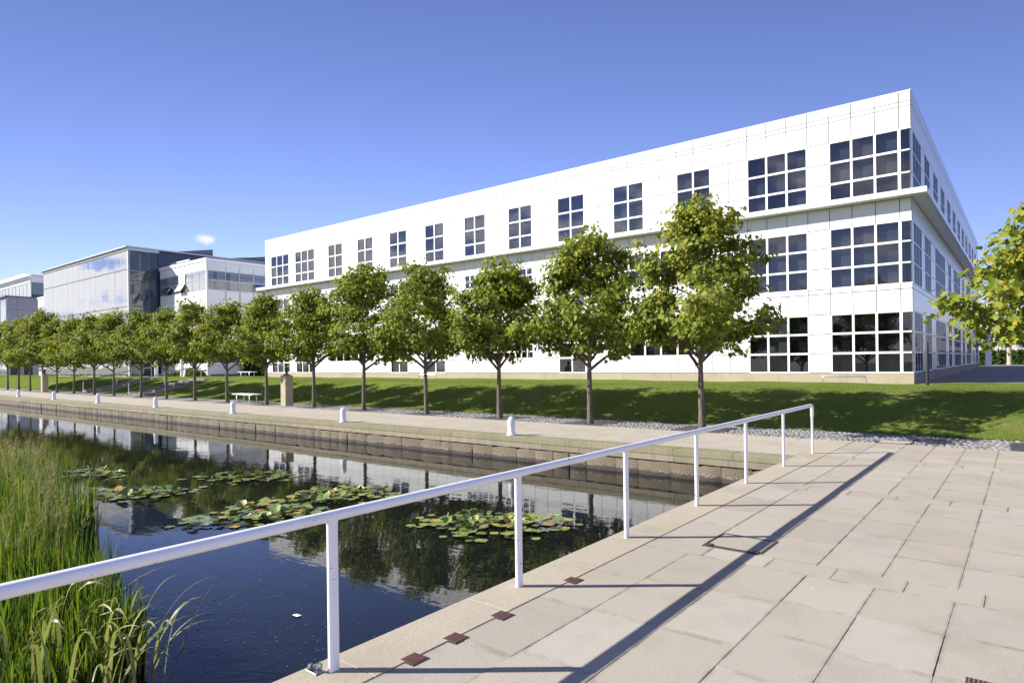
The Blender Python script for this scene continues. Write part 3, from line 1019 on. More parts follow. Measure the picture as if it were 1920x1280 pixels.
# side facade (faces +X): panels in one mesh, windows as parts
M_Y = 0.852
sidewins = []
y = YB + 0.42
top_side = [(0.42, 3.0, 3)] + [(4.1 + 3.43 * i, 4.1 + 3.43 * i + 1.95, 2) for i in range(11)]
low_side = [(0.42, 2.9, 3), (3.9, 6.2, 3), (8.0, 12.8, 6), (14.5, 16.3, 2), (18.0, 22.8, 6), (24.6, 26.4, 2), (28.2, 33.0, 6), (35, 37, 2), (38.6, 42, 4)]
for (a, b_, c_) in top_side:
    sidewins.append((a, b_, 8.19, 10.77, c_))
for (a, b_, c_) in low_side:
    sidewins.append((a, b_, 4.75, 7.22, c_))
    sidewins.append((a, b_, 1.29, 3.71, c_))
sc = MB(); sb = MB()
def side_rows(Z):
    for i in range(len(Z) - 1):
        zt, zb = Z[i], Z[i + 1]
        segs = sorted([(a, b_) for (a, b_, z0, z1, c_) in sidewins if z0 < (zt + zb) / 2 < z1])
        cur = 0.0
        runs = []
        for a, b_ in segs:
            if a > cur + 0.02: runs.append((cur, a))
            cur = b_
        if cur < 43.4: runs.append((cur, 43.4))
        for a, b_ in runs:
            n = max(1, round((b_ - a) / 0.86))
            for j in range(n):
                u, v = a + (b_ - a) * j / n, a + (b_ - a) * (j + 1) / n
                u0 = u + GAP if not (u < 0.01) else 0.052
                sc.box(XC - 0.05 - BLOC.x, XC - BLOC.x, u0, v - GAP, zb + GAP - BLOC.z, zt - GAP - BLOC.z)
            sb.box(XC - 0.09 - BLOC.x, XC - 0.053 - BLOC.x, max(a, 0.055), b_, zb - BLOC.z, zt - BLOC.z)
side_rows(TOPZ); side_rows(MIDZ); side_rows(LOWZ)
bob('side_cladding', sc.mesh('sidec', 'panel'), BLOC, kind='stuff')
bob('side_joint_backing', sb.mesh('sideb', 'backing'), BLOC)
for (a, b_, z0, z1, c_) in sidewins:
    grid_window(YB + a, YB + b_, z0, z1, c_, 3, lambda i, j: False, bld, (XC, YB + a, z0), axis='Y', bar=0.06, panes_joined=True)
for t_, bt in corner_w:      # return pane of the corner window
    grid_window(YB + 0.045, YB + 0.415, bt, t_, 1, 3, lambda i, j: False, bld, (XC, YB + 0.045, bt), axis='Y', bar=0.06, panes_joined=True, skip='L')
del bld['_o']

# ================================================================== GLASS PAVILION AND WHITE WING (west of the office)
def wallbox(mb, axis, a0, a1, d0, d1, z0, z1, m=0):
    """axis X: wall runs along x, depth along +y; axis Y: runs along y, depth along -x"""
    if axis == 'X': mb.box(a0, a1, d0, d1, z0, z1, m)
    else: mb.box(-d1, -d0, a0, a1, z0, z1, m)
pv = thing('glass_pavilion', (-72.6, 27.4, 0.9), 'tall glass curtain walled building mirroring clouds with thin grey roof edge', 'building')
# local origin: front right corner at ground; x runs west (negative), y inwards
cols_x = [0, -1.75, -3.55, -5.35, -7.15, -8.95, -10.75, -12.55, -14.35, -16.15, -17.95, -19.75, -21.55, -23.35, -25.1, -26.8]
lv = [0.15, 3.55, 7.31, 11.17, 13.1]
for i in range(len(cols_x) - 1):
    for j in range(len(lv) - 1):
        w, h = cols_x[i] - cols_x[i + 1] - 0.07, lv[j + 1] - lv[j] - 0.05
        o = ob('glass_panel', unit_box(w, 0.02, h, 'glass_mirror'), pv, ((cols_x[i] + cols_x[i + 1]) / 2, 0, lv[j] + 0.025))
        o.rotation_euler = (rng.gauss(0, .002), 0, rng.gauss(0, .004))
q = MB()
for xx in cols_x:
    q.box(xx - 0.035, xx + 0.035, 0.012, 0.12, 0.1, 13.1)
ob('mullions', q.mesh('mull', 'alu'), pv)
q = MB()
for z in lv[1:4]:
    q.box(-26.8, 0.0, -0.03, 0.024, z - 0.05, z + 0.05)
ob('transom', q.mesh('transom', 'grey_metal'), pv)
q = MB()
q.box(-26.9, 0.12, -0.12, 0.12, 13.12, 13.38); q.box(0.0, 0.12, 0.13, 3.0, 13.12, 13.38)
ob('roof_fascia', q.mesh('fascia', 'pale_panel'), pv)
q = MB()
q.add([(-27.2, -0.35, 13.39), (0.3, -0.35, 13.39), (0.3, 22, 13.39), (-27.2, 22, 13.39), (-27.2, -0.35, 13.52), (0.3, -0.35, 13.52), (0.3, 22, 13.52), (-27.2, 22, 13.52)],
      [(0, 3, 2, 1), (4, 5, 6, 7), (0, 1, 5, 4), (1, 2, 6, 5), (2, 3, 7, 6), (3, 0, 4, 7)])
rf = ob('roof', q.mesh('roof', 'alu'), pv)
q = MB()
q.add([(-6, 5, 13.53), (-0.2, 5, 13.53), (-0.2, 9.0, 13.53), (-6, 9.0, 13.53), (-6, 5, 13.6), (-0.2, 5, 13.6), (-0.2, 9.0, 14.35), (-6, 9.0, 14.35)],
      [(4, 5, 6, 7), (0, 1, 5, 4), (1, 2, 6, 5), (2, 3, 7, 6), (3, 0, 4, 7)])
q.add([(-6, 11, 13.53), (-0.2, 11, 13.53), (-0.2, 15.5, 13.53), (-6, 15.5, 13.53), (-6, 11, 13.6), (-0.2, 11, 13.6), (-0.2, 15.5, 14.3), (-6, 15.5, 14.3)],
      [(4, 5, 6, 7), (0, 1, 5, 4), (1, 2, 6, 5), (2, 3, 7, 6), (3, 0, 4, 7)])
ob('rooflight', q.mesh('rooflight', 'grey_metal'), rf)
# glazed return on the east side, then a dark recess
slv = [0.15, 3.55, 6.3, 7.31, 10.0, 11.0, 11.17, 13.1]
q = MB()
for (z0, z1) in ((0.15, 3.5), (3.6, 6.2), (6.3, 7.26), (7.36, 9.95), (10.05, 11.12), (11.25, 13.1)):
    ob('glass_panel', unit_box(0.02, 1.84, z1 - z0, 'glass_clear'), pv, (0.0, 0.08, z0))
    q.box(-0.06, 0.03, 0.0, 2.0, z1, z1 + 0.1)
q.box(-0.08, 0.04, -0.01, 0.07, 0, 13.1); q.box(-0.08, 0.04, 1.93, 2.05, 0, 13.1)
ob('corner_frame', q.mesh('cornerframe', 'grey_metal'), pv)
q = MB()
q.box(-0.12, 0.06, -0.06, -0.012, 0.1, 13.1)
ob('corner_post', q.mesh('cpost', 'pale_panel'), pv)
q = MB()
q.box(-0.06, 0.02, 2.06, 2.9, 0.1, 13.1)
ob('recess_wall', q.mesh('recess', 'recess'), pv)
q = MB()
q.box(-26.6, -1.2, 1.5, 1.7, 0.0, 13.0); q.box(-6.0, -0.1, 3.0, 21.5, 0.0, 13.35, 1)
for z in (3.5, 7.25, 11.1):
    q.box(-26.6, -0.15, 0.2, 1.45, z - 0.12, z + 0.02, 2)
q.box(-26.75, -26.7, 0.15, 3.0, 0.0, 13.1, 2)
ob('inner_wall', q.mesh('innerw', ['pale_panel', 'recess', 'white']), pv)
q = MB()
for i in range(4):
    q.box(-0.8 - i * 0.15, -0.6 - i * .15, 0.4 + i * 0.3, 0.5 + i * 0.3, 7.35, 8.6)
ob('interior_desk', q.mesh('desk', 'white'), pv)
q = MB()
q.box(-26.9, 0.3, -0.5, 0.0, -0.12, 0.06)
ob('plinth', q.mesh('pvpl', 'white'), pv)

wg = thing('white_wing', (-61.9, 30.3, 0.9), 'white panelled wing with ribbon windows and two panes propped open', 'building')
wc = [0, -1.45, -2.95, -4.45, -5.95, -7.45, -8.9, -10.2]
wlv = [11.43, 11.17, 10.30, 9.37, 8.44, 7.46, 7.21, 6.3, 5.4, 4.45, 3.5, 3.3, 2.4, 1.3, 0.2]
kinds = ['w', 'w', 'g', 'g', 'w', 't', 'w', 'g', 'g', 'w', 't', 'w', 'g', 'w']
fr = MB()
opened = {(4, 2): 0, (2, 2): 0}
for j in range(len(wlv) - 1):
    z1, z0 = wlv[j], wlv[j + 1]
    if j == 0 or kinds[j] == 't':
        continue
    for i in range(7):
        x1, x0 = wc[i], wc[i + 1]
        w, h = x1 - x0 - 0.07, z1 - z0 - 0.07
        glassy = kinds[j] == 'g' and not (i == 3 and j in (2,))
        mat = 'glass_mirror' if glassy else 'white_glass'
        if j == 3 and i in (3, 5):       # top-hung panes pushed open
            o = ob('open_pane', unit_box(w, 0.03, h, 'white_glass' if i == 3 else 'glass_mirror'), wg, ((x0 + x1) / 2, -0.02, z0 + 0.035))
            o.location = ((x0 + x1) / 2, -0.02 - math.sin(R(32)) * h, z0 + 0.035 + (1 - math.cos(R(32))) * h)
            o.rotation_euler = (R(-32), 0, 0)
            continue
        ob('wall_panel' if not glassy else 'window_pane', unit_box(w, 0.03, h, mat), wg, ((x0 + x1) / 2, 0.0, z0 + 0.035))
    # east face
    for i, (a, b_) in enumerate(((0.15, 1.85), (1.95, 3.3), (3.42, 4.8), (4.9, 6.1), (6.2, 7.8))):
        w, h = b_ - a - 0.03, z1 - z0 - 0.07
        glassy = kinds[j] == 'g'
        if j == 3 and i == 3:
            o = ob('open_pane', unit_box(0.03, w, h, 'glass_mirror'), wg, (0.02 + math.sin(R(35)) * h, a, z0 + 0.035 + (1 - math.cos(R(35))) * h), (0, R(-35), 0))
            continue
        ob('wall_panel' if not glassy else 'window_pane', unit_box(0.03, w, h, 'glass' if glassy else 'white_glass'), wg, (0.0, a, z0 + 0.035))
q = MB()
for xx in wc:
    q.box(xx - 0.05, xx + 0.01, 0.035, 0.2, 0, 11.2)
for z in wlv[1:]:
    q.box(-10.2, -0.1, 0.037, 0.18, z - 0.035, z + 0.035)
for yy in (0.1, 1.9, 3.36, 4.85, 6.15):
    q.box(-0.2, -0.02, yy - 0.03, yy + 0.03, 0, 11.2)
for z in wlv[1:]:
    q.box(-0.19, -0.022, 0.2, 9.0, z - 0.035, z + 0.035)
ob('frame', q.mesh('wframe', 'pale_panel'), wg)
q = MB()
q.box(-10.3, 0.06, -0.06, 0.3, 11.19, 11.5); q.box(-0.3, 0.06, 0.303, 9.2, 11.19, 11.5)
q.box(-10.2, -0.1, -0.02, 0.034, 7.24, 7.43); q.box(-0.02, 0.02, 0.2, 9.0, 7.24, 7.43)
ob('roof_fascia', q.mesh('wfascia', 'white'), wg)
q = MB()
q.box(-0.12, 0.04, -0.03, 0.12, 0, 11.18)
ob('corner_post', q.mesh('wpost', 'pale_panel'), wg)
q = MB()
q.box(-10.2, -0.6, 0.6, 9.1, 0, 11.3, 0)
q.box(-10.2, -0.21, 0.19, 0.59, 9.4, 9.5, 1)
ob('inner_wall', q.mesh('winner', ['pale_panel', 'grey_metal']), wg)
q = MB()
for zz in (9.55, 9.9):
    q.tube([(-0.4, 0.3, zz), (-0.4, 8.9, zz)], 0.02, 6)
q.box(-0.5, -0.42, 1.05, 1.25, 8.46, 10.2); q.box(-0.5, -0.42, 2.3, 2.6, 8.46, 10.25)
ob('interior_column', q.mesh('wcol', 'grey_metal'), wg)
q = MB()
q.tube([(-10, 1.0, 12.0), (-5.6, 1.0, 12.0)], 0.07, 8)
for xx in (-9.5, -7.8, -6.0):
    q.tube([(xx, 1.0, 11.4), (xx, 1.0, 12.0)], 0.05, 6)
ob('roof_rail', q.mesh('wroofrail', 'white'), wg)

lw = thing('low_white_block', (-99.55, 28.0, 0.9), 'narrow white block between the glass building and blue grey block', 'building')
q = MB()
q.box(-4.6, 0, 0.05, 9, 0, 10.3)
ob('wall', q.mesh('lwall', 'white_glass'), lw)
for i in range(3):
    for (z0, z1) in ((0.6, 2.7), (4.2, 6.2), (7.3, 9.2)):
        ob('window', unit_box(1.3, 0.06, z1 - z0, 'glass_mirror'), lw, (-0.8 - i * 1.5, 0.0, z0))
q = MB(); q.box(-4.7, 0.05, -0.04, 9, 10.303, 10.5)
ob('roof_fascia', q.mesh('lfascia', 'white'), lw)

gb = thing('grey_block', (-114.3, 27.0, 0.9), 'blue grey clad block at the far end of the canal', 'building')
q = MB(); q.box(-24, -0.06, 0.06, 9, 0, 11.3)
ob('wall', q.mesh('gwall', 'grey_metal'), gb)
for j in range(6):
    ob('cladding_panel', unit_box(0.05, 1.2, 1.84, 'grey_clad'), gb, (-0.03, 0.08, j * 1.9 + 0.02))
    ob('cladding_panel', unit_box(0.05, 7.6, 1.84, 'grey_clad'), gb, (-0.03, 1.32, j * 1.9 + 0.02))
for i in range(8):
    for j in range(3):
        ob('window', unit_box(2.6, 0.05, 3.1, 'glass_mirror'), gb, (-1.6 - i * 2.9, 0.0, 0.4 + j * 3.7))
q = MB(); q.box(-24.2, 0.1, -0.2, 9, 11.303, 11.5)
ob('roof', q.mesh('groof', 'grey_metal'), gb)
q = MB(); q.box(0.0, 0.08, 0.4, 1.5, 0.0, 2.6); q.box(0.0, 0.08, 2.0, 3.0, 0, 2.4)
ob('doorway', q.mesh('gdoor', 'black'), gb)

ug = thing('rooftop_glass_storey', (-114.7, 30.0, 12.41), 'set back glazed upper storey with white louvred eaves on the grey block', 'building')
q = MB(); q.box(-30, -0.3, 0.3, 8, 0, 3.0)
ob('inner_wall', q.mesh('uinner', 'pale_panel'), ug)
for i in range(16):
    ob('glass_panel', unit_box(1.75, 0.03, 2.1, 'glass_mirror'), ug, (-0.95 - i * 1.85, 0, 0.05))
ob('glass_panel', unit_box(0.03, 7.8, 2.1, 'glass'), ug, (0, 0.1, 0.05))
q = MB()
for i in range(17):
    q.box(-0.05 - i * 1.85 - 0.06, -0.05 - i * 1.85 + 0.06, -0.04, 0.12, 0, 2.15)
q.box(-30, 0.05, -0.06, 8, 2.2, 3.2)
ob('frame', q.mesh('uframe', 'white'), ug)
q = MB()
for i in range(6):
    q.box(-30.4, 0.3, -0.9 + i * 0.14, -0.84 + i * 0.14, 3.25 , 3.33)
q.box(-30.4, 0.3, -0.02, 8.1, 3.22, 3.33)
ob('louvre', q.mesh('ulouvre', 'white'), ug)

# ================================================================== TREES
HALF = [(0, 0), (0.20, -0.06), (0.50, 0.16), (0.33, 0.36), (0.46, 0.68), (0.20, 0.62), (0, 1.0), (0, 0.5)]
def leaf_arrays():
    vr = np.array([(x, y, abs(x) * 0.35 - 0.10 * y * y) for x, y in HALF])
    vl = np.array([(-x, y, abs(x) * 0.35 - 0.10 * y * y) for x, y in HALF[1:6]])
    V = np.vstack([vr, vl])                 # 0..7 right incl. midrib, 8..12 left
    F = np.array([[0, 1, 2, 3, 4, 5, 6, 7], [0, 7, 6, 12, 11, 10, 9, 8]])
    return V, F
LV, LF = leaf_arrays()
def leaves_mesh(name, pos, nor, tip, size, mat):
    n = len(pos)
    nor = nor / np.linalg.norm(nor, axis=1, keepdims=True)
    tip = tip - nor * (tip * nor).sum(1, keepdims=True)
    tip = tip / (np.linalg.norm(tip, axis=1, keepdims=True) + 1e-9)
    side = np.cross(tip, nor)
    V = (pos[:, None, :] + size[:, None, None] * (LV[None, :, 0:1] * side[:, None, :] + LV[None, :, 1:2] * tip[:, None, :] + LV[None, :, 2:3] * nor[:, None, :]))
    F = (LF[None] + (np.arange(n) * len(LV))[:, None, None]).reshape(-1, LF.shape[1])
    return quads_np(name, V.reshape(-1, 3), F, mat)

def make_tree(seed, H, W, nleaf, mat='leaf', zb=1.95, lsize=0.155, lean=0.0, fill=14):
    rg = random.Random(seed)
    ng = np.random.default_rng(seed)
    tk = MB()
    pts = []; rad = []
    wob = [rg.uniform(-0.05, 0.05) for _ in range(4)]
    n = 14
    for i in range(n + 1):
        u = i / n
        z = -0.05 + u * (H * 0.9)
        pts.append((wob[0] * math.sin(u * 5) + lean * u + wob[2] * u, wob[1] * math.sin(u * 4 + 1), z))
        rad.append(max(0.014, 0.092 * (1 - u) ** 0.85 * (1.0 if z > 0.3 else 1.25 if z < 0.05 else 1.1)))
    tk.tube(pts, rad, 10)
    trunk = tk.mesh('trunk', 'bark', True)
    lob = [rg.uniform(0, 6.28) for _ in range(4)]
    def env(z, a):
        t_ = (z - zb) / (H - zb)
        t_ = min(max(t_, 0), 1)
        prof = np.interp(t_, [0, 0.12, 0.3, 0.5, 0.68, 0.85, 1.0], [0.72, 0.97, 1.0, 0.83, 0.56, 0.29, 0.06])
        return W / 2 * prof * (1 + 0.18 * math.sin(2 * a + lob[0]) + 0.16 * math.sin(3 * a + lob[1] + t_ * 4) + 0.13 * math.sin(5 * a + lob[2] + t_ * 7))
    br = MB()
    centers = []                            # cluster centre, outward dir, size
    nl = 30
    a = rg.uniform(0, 6.28)
    for i in range(nl):
        u = (i + rg.uniform(-0.4, 0.4)) / nl
        u = min(max(u, 0), 1)
        zs = 1.62 + u ** 1.1 * (H * 0.86 - 1.62)
        a += 2.4 + rg.uniform(-0.5, 0.5)
        ze = zs + rg.uniform(0.35, 0.75) * (1 - 0.4 * u) + (0.55 if u < 0.15 else 0.2)
        ze = min(ze, H - 0.15)
        r = env(ze, a) * rg.uniform(0.62, 1.14)
        sx = np.interp(zs, [p[2] for p in pts], [p[0] for p in pts])
        sy = np.interp(zs, [p[2] for p in pts], [p[1] for p in pts])
        S = Vector((sx, sy, zs)); E = Vector((sx + math.cos(a) * r, sy + math.sin(a) * r, ze))
        mid = (S + E) / 2 + Vector((0, 0, -0.06 + (0.22 if u < 0.2 else 0.05)))
        line = []
        for k in range(7):
            w = k / 6
            line.append(S * (1 - w) ** 2 + mid * 2 * w * (1 - w) + E * w * w)
        r0 = 0.045 * (1 - u * 0.7)
        br.tube(line, [r0 * (1 - 0.85 * k / 6) + 0.004 for k in range(7)], 6, cap=False)
        outd = Vector((math.cos(a), math.sin(a), 0))
        nt = int(6 + 5 * (1 - u))
        for k in range(nt):
            w = 0.30 + 0.70 * (k + rg.random()) / nt
            B = S * (1 - w) ** 2 + mid * 2 * w * (1 - w) + E * w * w
            ta = a + rg.choice((-1, 1)) * rg.uniform(0.5, 1.4)
            tl = rg.uniform(0.25, 0.75) * (1.15 - w * 0.4) * (W / 4.2)
            T = B + Vector((math.cos(ta) * tl, math.sin(ta) * tl, rg.uniform(-0.12, 0.38)))
            br.tube([B, (B + T) / 2 + Vector((0, 0, 0.03)), T], [0.010, 0.007, 0.003], 4, cap=False)
            for w2 in (0.45, 0.8, 1.02):
                if rg.random() < 0.74:
                    centers.append((B + (T - B) * w2, (outd * 0.6 + (T - B).normalized() * 0.6)))
        for w2 in (0.9, 1.0):
            centers.append((S * (1 - w2) ** 2 + mid * 2 * w2 * (1 - w2) + E * w2 * w2, outd))
    # upright leading shoots
    for k in range(11):
        aa = rg.uniform(0, 6.28)
        rr = rg.uniform(0.05, 0.62) * W / 2
        zt = H - 0.05 - (rr / (W / 2)) * rg.uniform(1.4, 3.0) * (H / 6)
        if k == 0: rr, zt = 0.03, H
        B = Vector((pts[10][0] + math.cos(aa) * rr * 0.5, math.sin(aa) * rr * 0.5, zt - 1.0)); T = Vector((pts[-1][0] + math.cos(aa) * rr, math.sin(aa) * rr, zt))
        br.tube([B, (B + T) / 2, T], [0.012, 0.009, 0.004], 5, cap=False)
        for w2 in np.linspace(0.15, 1, 7):
            centers.append((B + (T - B) * w2 + Vector((rg.uniform(-.1, .1), rg.uniform(-.1, .1), 0)), Vector((math.cos(rg.uniform(0, 6.28)), math.sin(rg.uniform(0, 6.28)), 0.4))))
    # inner fill so the crown holds together
    for k in range(fill):
        z = rg.uniform(zb + 0.2, H * 0.85); aa = rg.uniform(0, 6.28)
        rr = env(z, aa) * math.sqrt(rg.random()) * 0.75
        centers.append((Vector((math.cos(aa) * rr, math.sin(aa) * rr, z)), Vector((math.cos(aa), math.sin(aa), 0))))
    branches = br.mesh('branches', 'bark', True)
    C = np.array([c[0][:] for c in centers]); D = np.array([c[1][:] for c in centers])
    per = max(4, nleaf // len(C))
    C = np.repeat(C, per, 0); D = np.repeat(D, per, 0)
    n = len(C)
    off = ng.normal(0, 1, (n, 3)) * np.array([0.15, 0.15, 0.075])
    pos = C + off
    nor = D * 0.75 + np.array([0, 0, 0.45]) + off * np.array([1.6, 1.6, 0.8]) + ng.normal(0, 0.45, (n, 3))
    tip = D * 0.7 + off * np.array([2.5, 2.5, 0]) + np.array([0, 0, -0.45]) + ng.normal(0, 0.45, (n, 3))
    size = ng.uniform(0.6, 1.25, n) * lsize
    crown = leaves_mesh('crown', pos, nor, tip, size, mat)
    return trunk, branches, crown

ordinal = ['first', 'second', 'third', 'fourth', 'fifth', 'sixth', 'seventh', 'eighth', 'ninth', 'tenth', 'eleventh', 'twelfth', 'thirteenth', 'fourteenth', 'fifteenth', 'sixteenth', 'seventeenth', 'eighteenth', 'nineteenth']
TH = [6.40, 6.05, 5.40, 5.72, 6.12, 5.40, 5.40, 5.30, 5.65, 5.38, 5.45, 5.72, 5.77, 5.80, 5.8, 6.7, 6.3, 6.3, 6.2]
TW = [4.6, 4.4, 4.2, 4.25, 4.35, 3.75, 3.7, 3.6, 3.6, 3.5, 3.5, 3.6, 3.6, 3.7, 3.7, 3.8, 3.8, 3.8, 3.8]
protos = []
for i in range(9):
    protos.append((make_tree(100 + i * 7, TH[i], TW[i], [11000, 10000, 9200, 9200, 9200, 8000, 7600, 7600, 7600][i], lsize=0.132), TH[i], TW[i]))
for i, tx in enumerate(TREEX):
    pr = i if i < 9 else (i * 5 + 2) % 9
    (tr_, br_, cr_), h0, w0 = protos[pr]
    lab = 'maple tree on the quay, %s in the row counting from the railing end' % ordinal[i]
    if i == 0: lab = 'tallest broad maple tree beside the railing end, first in the quay row'
    if i == 17 or i == 16 or i == 15:
        lab = 'distant maple tree, %s in the quay row from the railing end' % ordinal[i]
    tt = thing('maple_tree', (tx, TY, 0.0), lab, 'tree', 'maple trees in the quay row', 0 if i < 9 else rng.uniform(0, 6.28))
    if i >= 9:
        tt.scale = (TW[i] / w0, TW[i] / w0, TH[i] / h0)
    for nm, me in (('trunk', tr_), ('branches', br_), ('crown', cr_)):
        o = ob(nm, me, tt)
        if nm == 'crown' and i in (12, 13, 16):
            o.material_slots[0].link = 'OBJECT'
            o.material_slots[0].material = M['leaf_autumn']
tt = thing('maple_tree', (0.55, TY, 0.0), 'maple tree with yellow turning leaves reaching in over the side path', 'tree', None, 0.4)
tr_, br_, cr_ = make_tree(411, 5.05, 4.1, 3700, 'leaf_autumn', lsize=0.165, fill=4)
for nm, me in (('trunk', tr_), ('branches', br_), ('crown', cr_)):
    ob(nm, me, tt)

# ================================================================== RAILING
RX = -3.38
rl = thing('railing', (RX, 6.0, 0), 'white painted steel railing along the bridge edge above the water', 'railing')
posts_y = [-1.36, 0.52, 2.42, 4.29, 6.17, 8.06, 9.95, 11.9, 13.86]
q = MB()
path_ = [(0, -4.0 - 6, 0.962)] + [(0, y_ - 6, 0.962) for y_ in (0, 3, 6, 9, 12)]
for k in range(0, 7):
    a = R(90) * k / 6
    path_.append((0, 13.86 - 0.08 - 6 + 0.08 * math.sin(a), 0.962 - 0.08 + 0.08 * math.cos(a)))
path_.append((0, 13.86 - 6, 0.74))
rad_ = [0.0345] * (len(path_) - 4) + [0.034, 0.0335, 0.033, 0.032]
q.tube(path_, rad_, 20)
ob('handrail', q.mesh('handrail', 'rail', True), rl)
def rounded_post(w, d, h, r=0.014, n=4):
    V = []; F = []
    prof = []
    for cx, cy, a0 in ((w / 2 - r, d / 2 - r, 0), (-w / 2 + r, d / 2 - r, 90), (-w / 2 + r, -d / 2 + r, 180), (w / 2 - r, -d / 2 + r, 270)):
        for k in range(n + 1):
            a = R(a0 + 90 * k / n)
            prof.append((cx + r * math.cos(a), cy + r * math.sin(a)))
    m = len(prof)
    for z, s in ((0, 1), (h - 0.03, 1), (h, 1.12)):
        for x, y_ in prof:
            V.append((x * s, y_ * s, z))
    for j in range(2):
        for k in range(m):
            k2 = (k + 1) % m
            F.append((j * m + k, j * m + k2, (j + 1) * m + k2, (j + 1) * m + k))
    return V, F
V, F = rounded_post(0.036, 0.073, 0.942)
pm = mk_mesh('post', V, F, 'rail', True)
for y_ in posts_y:
    ob('post', pm, rl, (0, y_ - 6, -0.002))
# galvanised pipe clamp at the foot of the nearest post
cl = thing('pipe_clamp', (-3.42, 2.37, 0.0), 'small galvanised pipe coupling at the foot of the nearest railing post', 'coupling')
q = MB()
q.tube([(0.0, -0.02, 0.055), (-0.05, -0.045, 0.05), (-0.10, -0.07, 0.04)], [0.012, 0.013, 0.012], 8)
cl.scale = (0.72, 0.72, 0.8)
ob('pipe', q.mesh('cpipe', 'galv', True), cl)
q = MB()
for u in (0.1, 0.9):
    c_ = Vector((0.0 - 0.10 * u, -0.02 - 0.05 * u, 0.052 - 0.01 * u)); d_ = Vector((-0.1, -0.05, -0.012)).normalized()
    q.tube([c_ - d_ * 0.014, c_ + d_ * 0.014], 0.026, 6)
q.tube([(-0.03, -0.035, 0.02), (-0.03, -0.035, 0.075)], 0.011, 6)
ob('collar', q.mesh('ccollar', 'galv'), cl)
q = MB()
q.bbox(-0.13, 0.02, -0.09, 0.0, 0.0, 0.018, 0.004)
ob('foot', q.mesh('cfoot', 'galv'), cl)

# ================================================================== BOLLARDS
prof = [(0.125, 0), (0.125, 0.03), (0.112, 0.045), (0.1, 0.06), (0.093, 0.075), (0.091, 0.30), (0.091, 0.36), (0.087, 0.40), (0.076, 0.435), (0.056, 0.462), (0.03, 0.476), (0.004, 0.48)]
bb = MB(); bb.lathe(prof, 24)
bb_me = bb.mesh('bollard', 'white', True)
rg_ = MB(); rg_.lathe([(0.089, 0.30), (0.098, 0.304), (0.098, 0.318), (0.089, 0.322)], 24)
rg_me = rg_.mesh('ring', 'white', True)
lg = MB()
for a in (-2.2, 0.9):
    lg.tube([(math.cos(a) * 0.088, math.sin(a) * 0.088, 0.345), (math.cos(a) * 0.1, math.sin(a) * 0.1, 0.37), (math.cos(a) * 0.08, math.sin(a) * 0.08, 0.41)], 0.009, 6)
lg_me = lg.mesh('lug', 'white', True)
for i, x in enumerate([-10.55, -17.67, -24.8, -31.9, -39.0, -46.0, -53.1]):
    b_ = thing('mooring_bollard', (x, 13.14, 0), 'white domed mooring bollard on the quay edge, %s along from the railing' % ordinal[i], 'bollard', 'white bollards along the quay edge')
    ob('body', bb_me, b_); ob('ring', rg_me, b_); ob('lifting_lug', lg_me, b_)

# ================================================================== BENCHES, BUSTS, HOOPS
def bench(loc, label, rz=0.0):
    b_ = thing('bench', loc, label, 'bench', 'white backless benches', rz)
    for k in range(5):
        ob('slat', unit_box(1.95, 0.10, 0.045, 'white', 0.006), b_, (0, -0.27 + k * 0.108, 0.43))
    q = MB()
    for sx in (-0.62, 0.62):
        q = MB()
        q.tube([(sx, -0.2, 0), (sx, -0.19, 0.36), (sx, -0.14, 0.42), (sx, 0.1, 0.42), (sx, 0.18, 0.36), (sx, 0.2, 0)], 0.03, 8)
        ob('leg', q.mesh('leg', 'steel', True), b_)
bench((-31.0, 17.15, 0.0), 'white backless bench on the setts between two quay trees')
bench((-47.2, 26.2, lawn_z(-47, 26.2)), 'white backless bench up on the lawn terrace near the hedge')

def bust_mesh():
    q = MB()
    prof = [(0.001, 0.40), (0.055, 0.392), (0.088, 0.36), (0.103, 0.31), (0.101, 0.26), (0.092, 0.21), (0.078, 0.165), (0.062, 0.13), (0.055, 0.10), (0.06, 0.07), (0.10, 0.045), (0.135, 0.02), (0.13, 0.0)]
    n = 16
    V = []; F = []
    for r, z in prof:
        for k in range(n):
            a = 2 * math.pi * k / n
            x, y_ = r * math.cos(a) * 0.86, r * math.sin(a) * 1.12
            f = max(0, -math.sin(a))
            if 0.18 < z < 0.36:
                y_ -= 0.012 * f
                if 0.275 < z < 0.30: y_ += 0.012 * f
            if 0.14 < z < 0.18: y_ -= 0.03 * f * f          # chin
            if z < 0.05: x *= 1.5
            V.append((x, y_, z))
    for i in range(len(prof) - 1):
        for k in range(n):
            k2 = (k + 1) % n
            F.append((i * n + k, (i + 1) * n + k, (i + 1) * n + k2, i * n + k2))
    q.add(V, F)
    q.add([(-0.016, -0.112, 0.225), (0.016, -0.112, 0.225), (0, -0.148, 0.228), (0, -0.108, 0.30), (0, -0.10, 0.215)], [(0, 2, 3), (2, 1, 3), (0, 4, 2), (4, 1, 2)])  # nose
    for sx in (-1, 1):                                                                      # ears
        q.tube([(sx * 0.086, 0.005, 0.22), (sx * 0.096, 0.012, 0.25), (sx * 0.094, 0.02, 0.285)], [0.012, 0.018, 0.012], 6)
        q.tube([(sx * 0.055, -0.098, 0.292), (sx * 0.032, -0.112, 0.296), (sx * 0.012, -0.11, 0.29)], 0.009, 5)  # brow
    q.tube([(-0.028, -0.108, 0.19), (0, -0.117, 0.188), (0.028, -0.108, 0.19)], 0.007, 5)     # mouth
    return q.mesh('bust', 'bronze', True)
bust_me = bust_mesh()
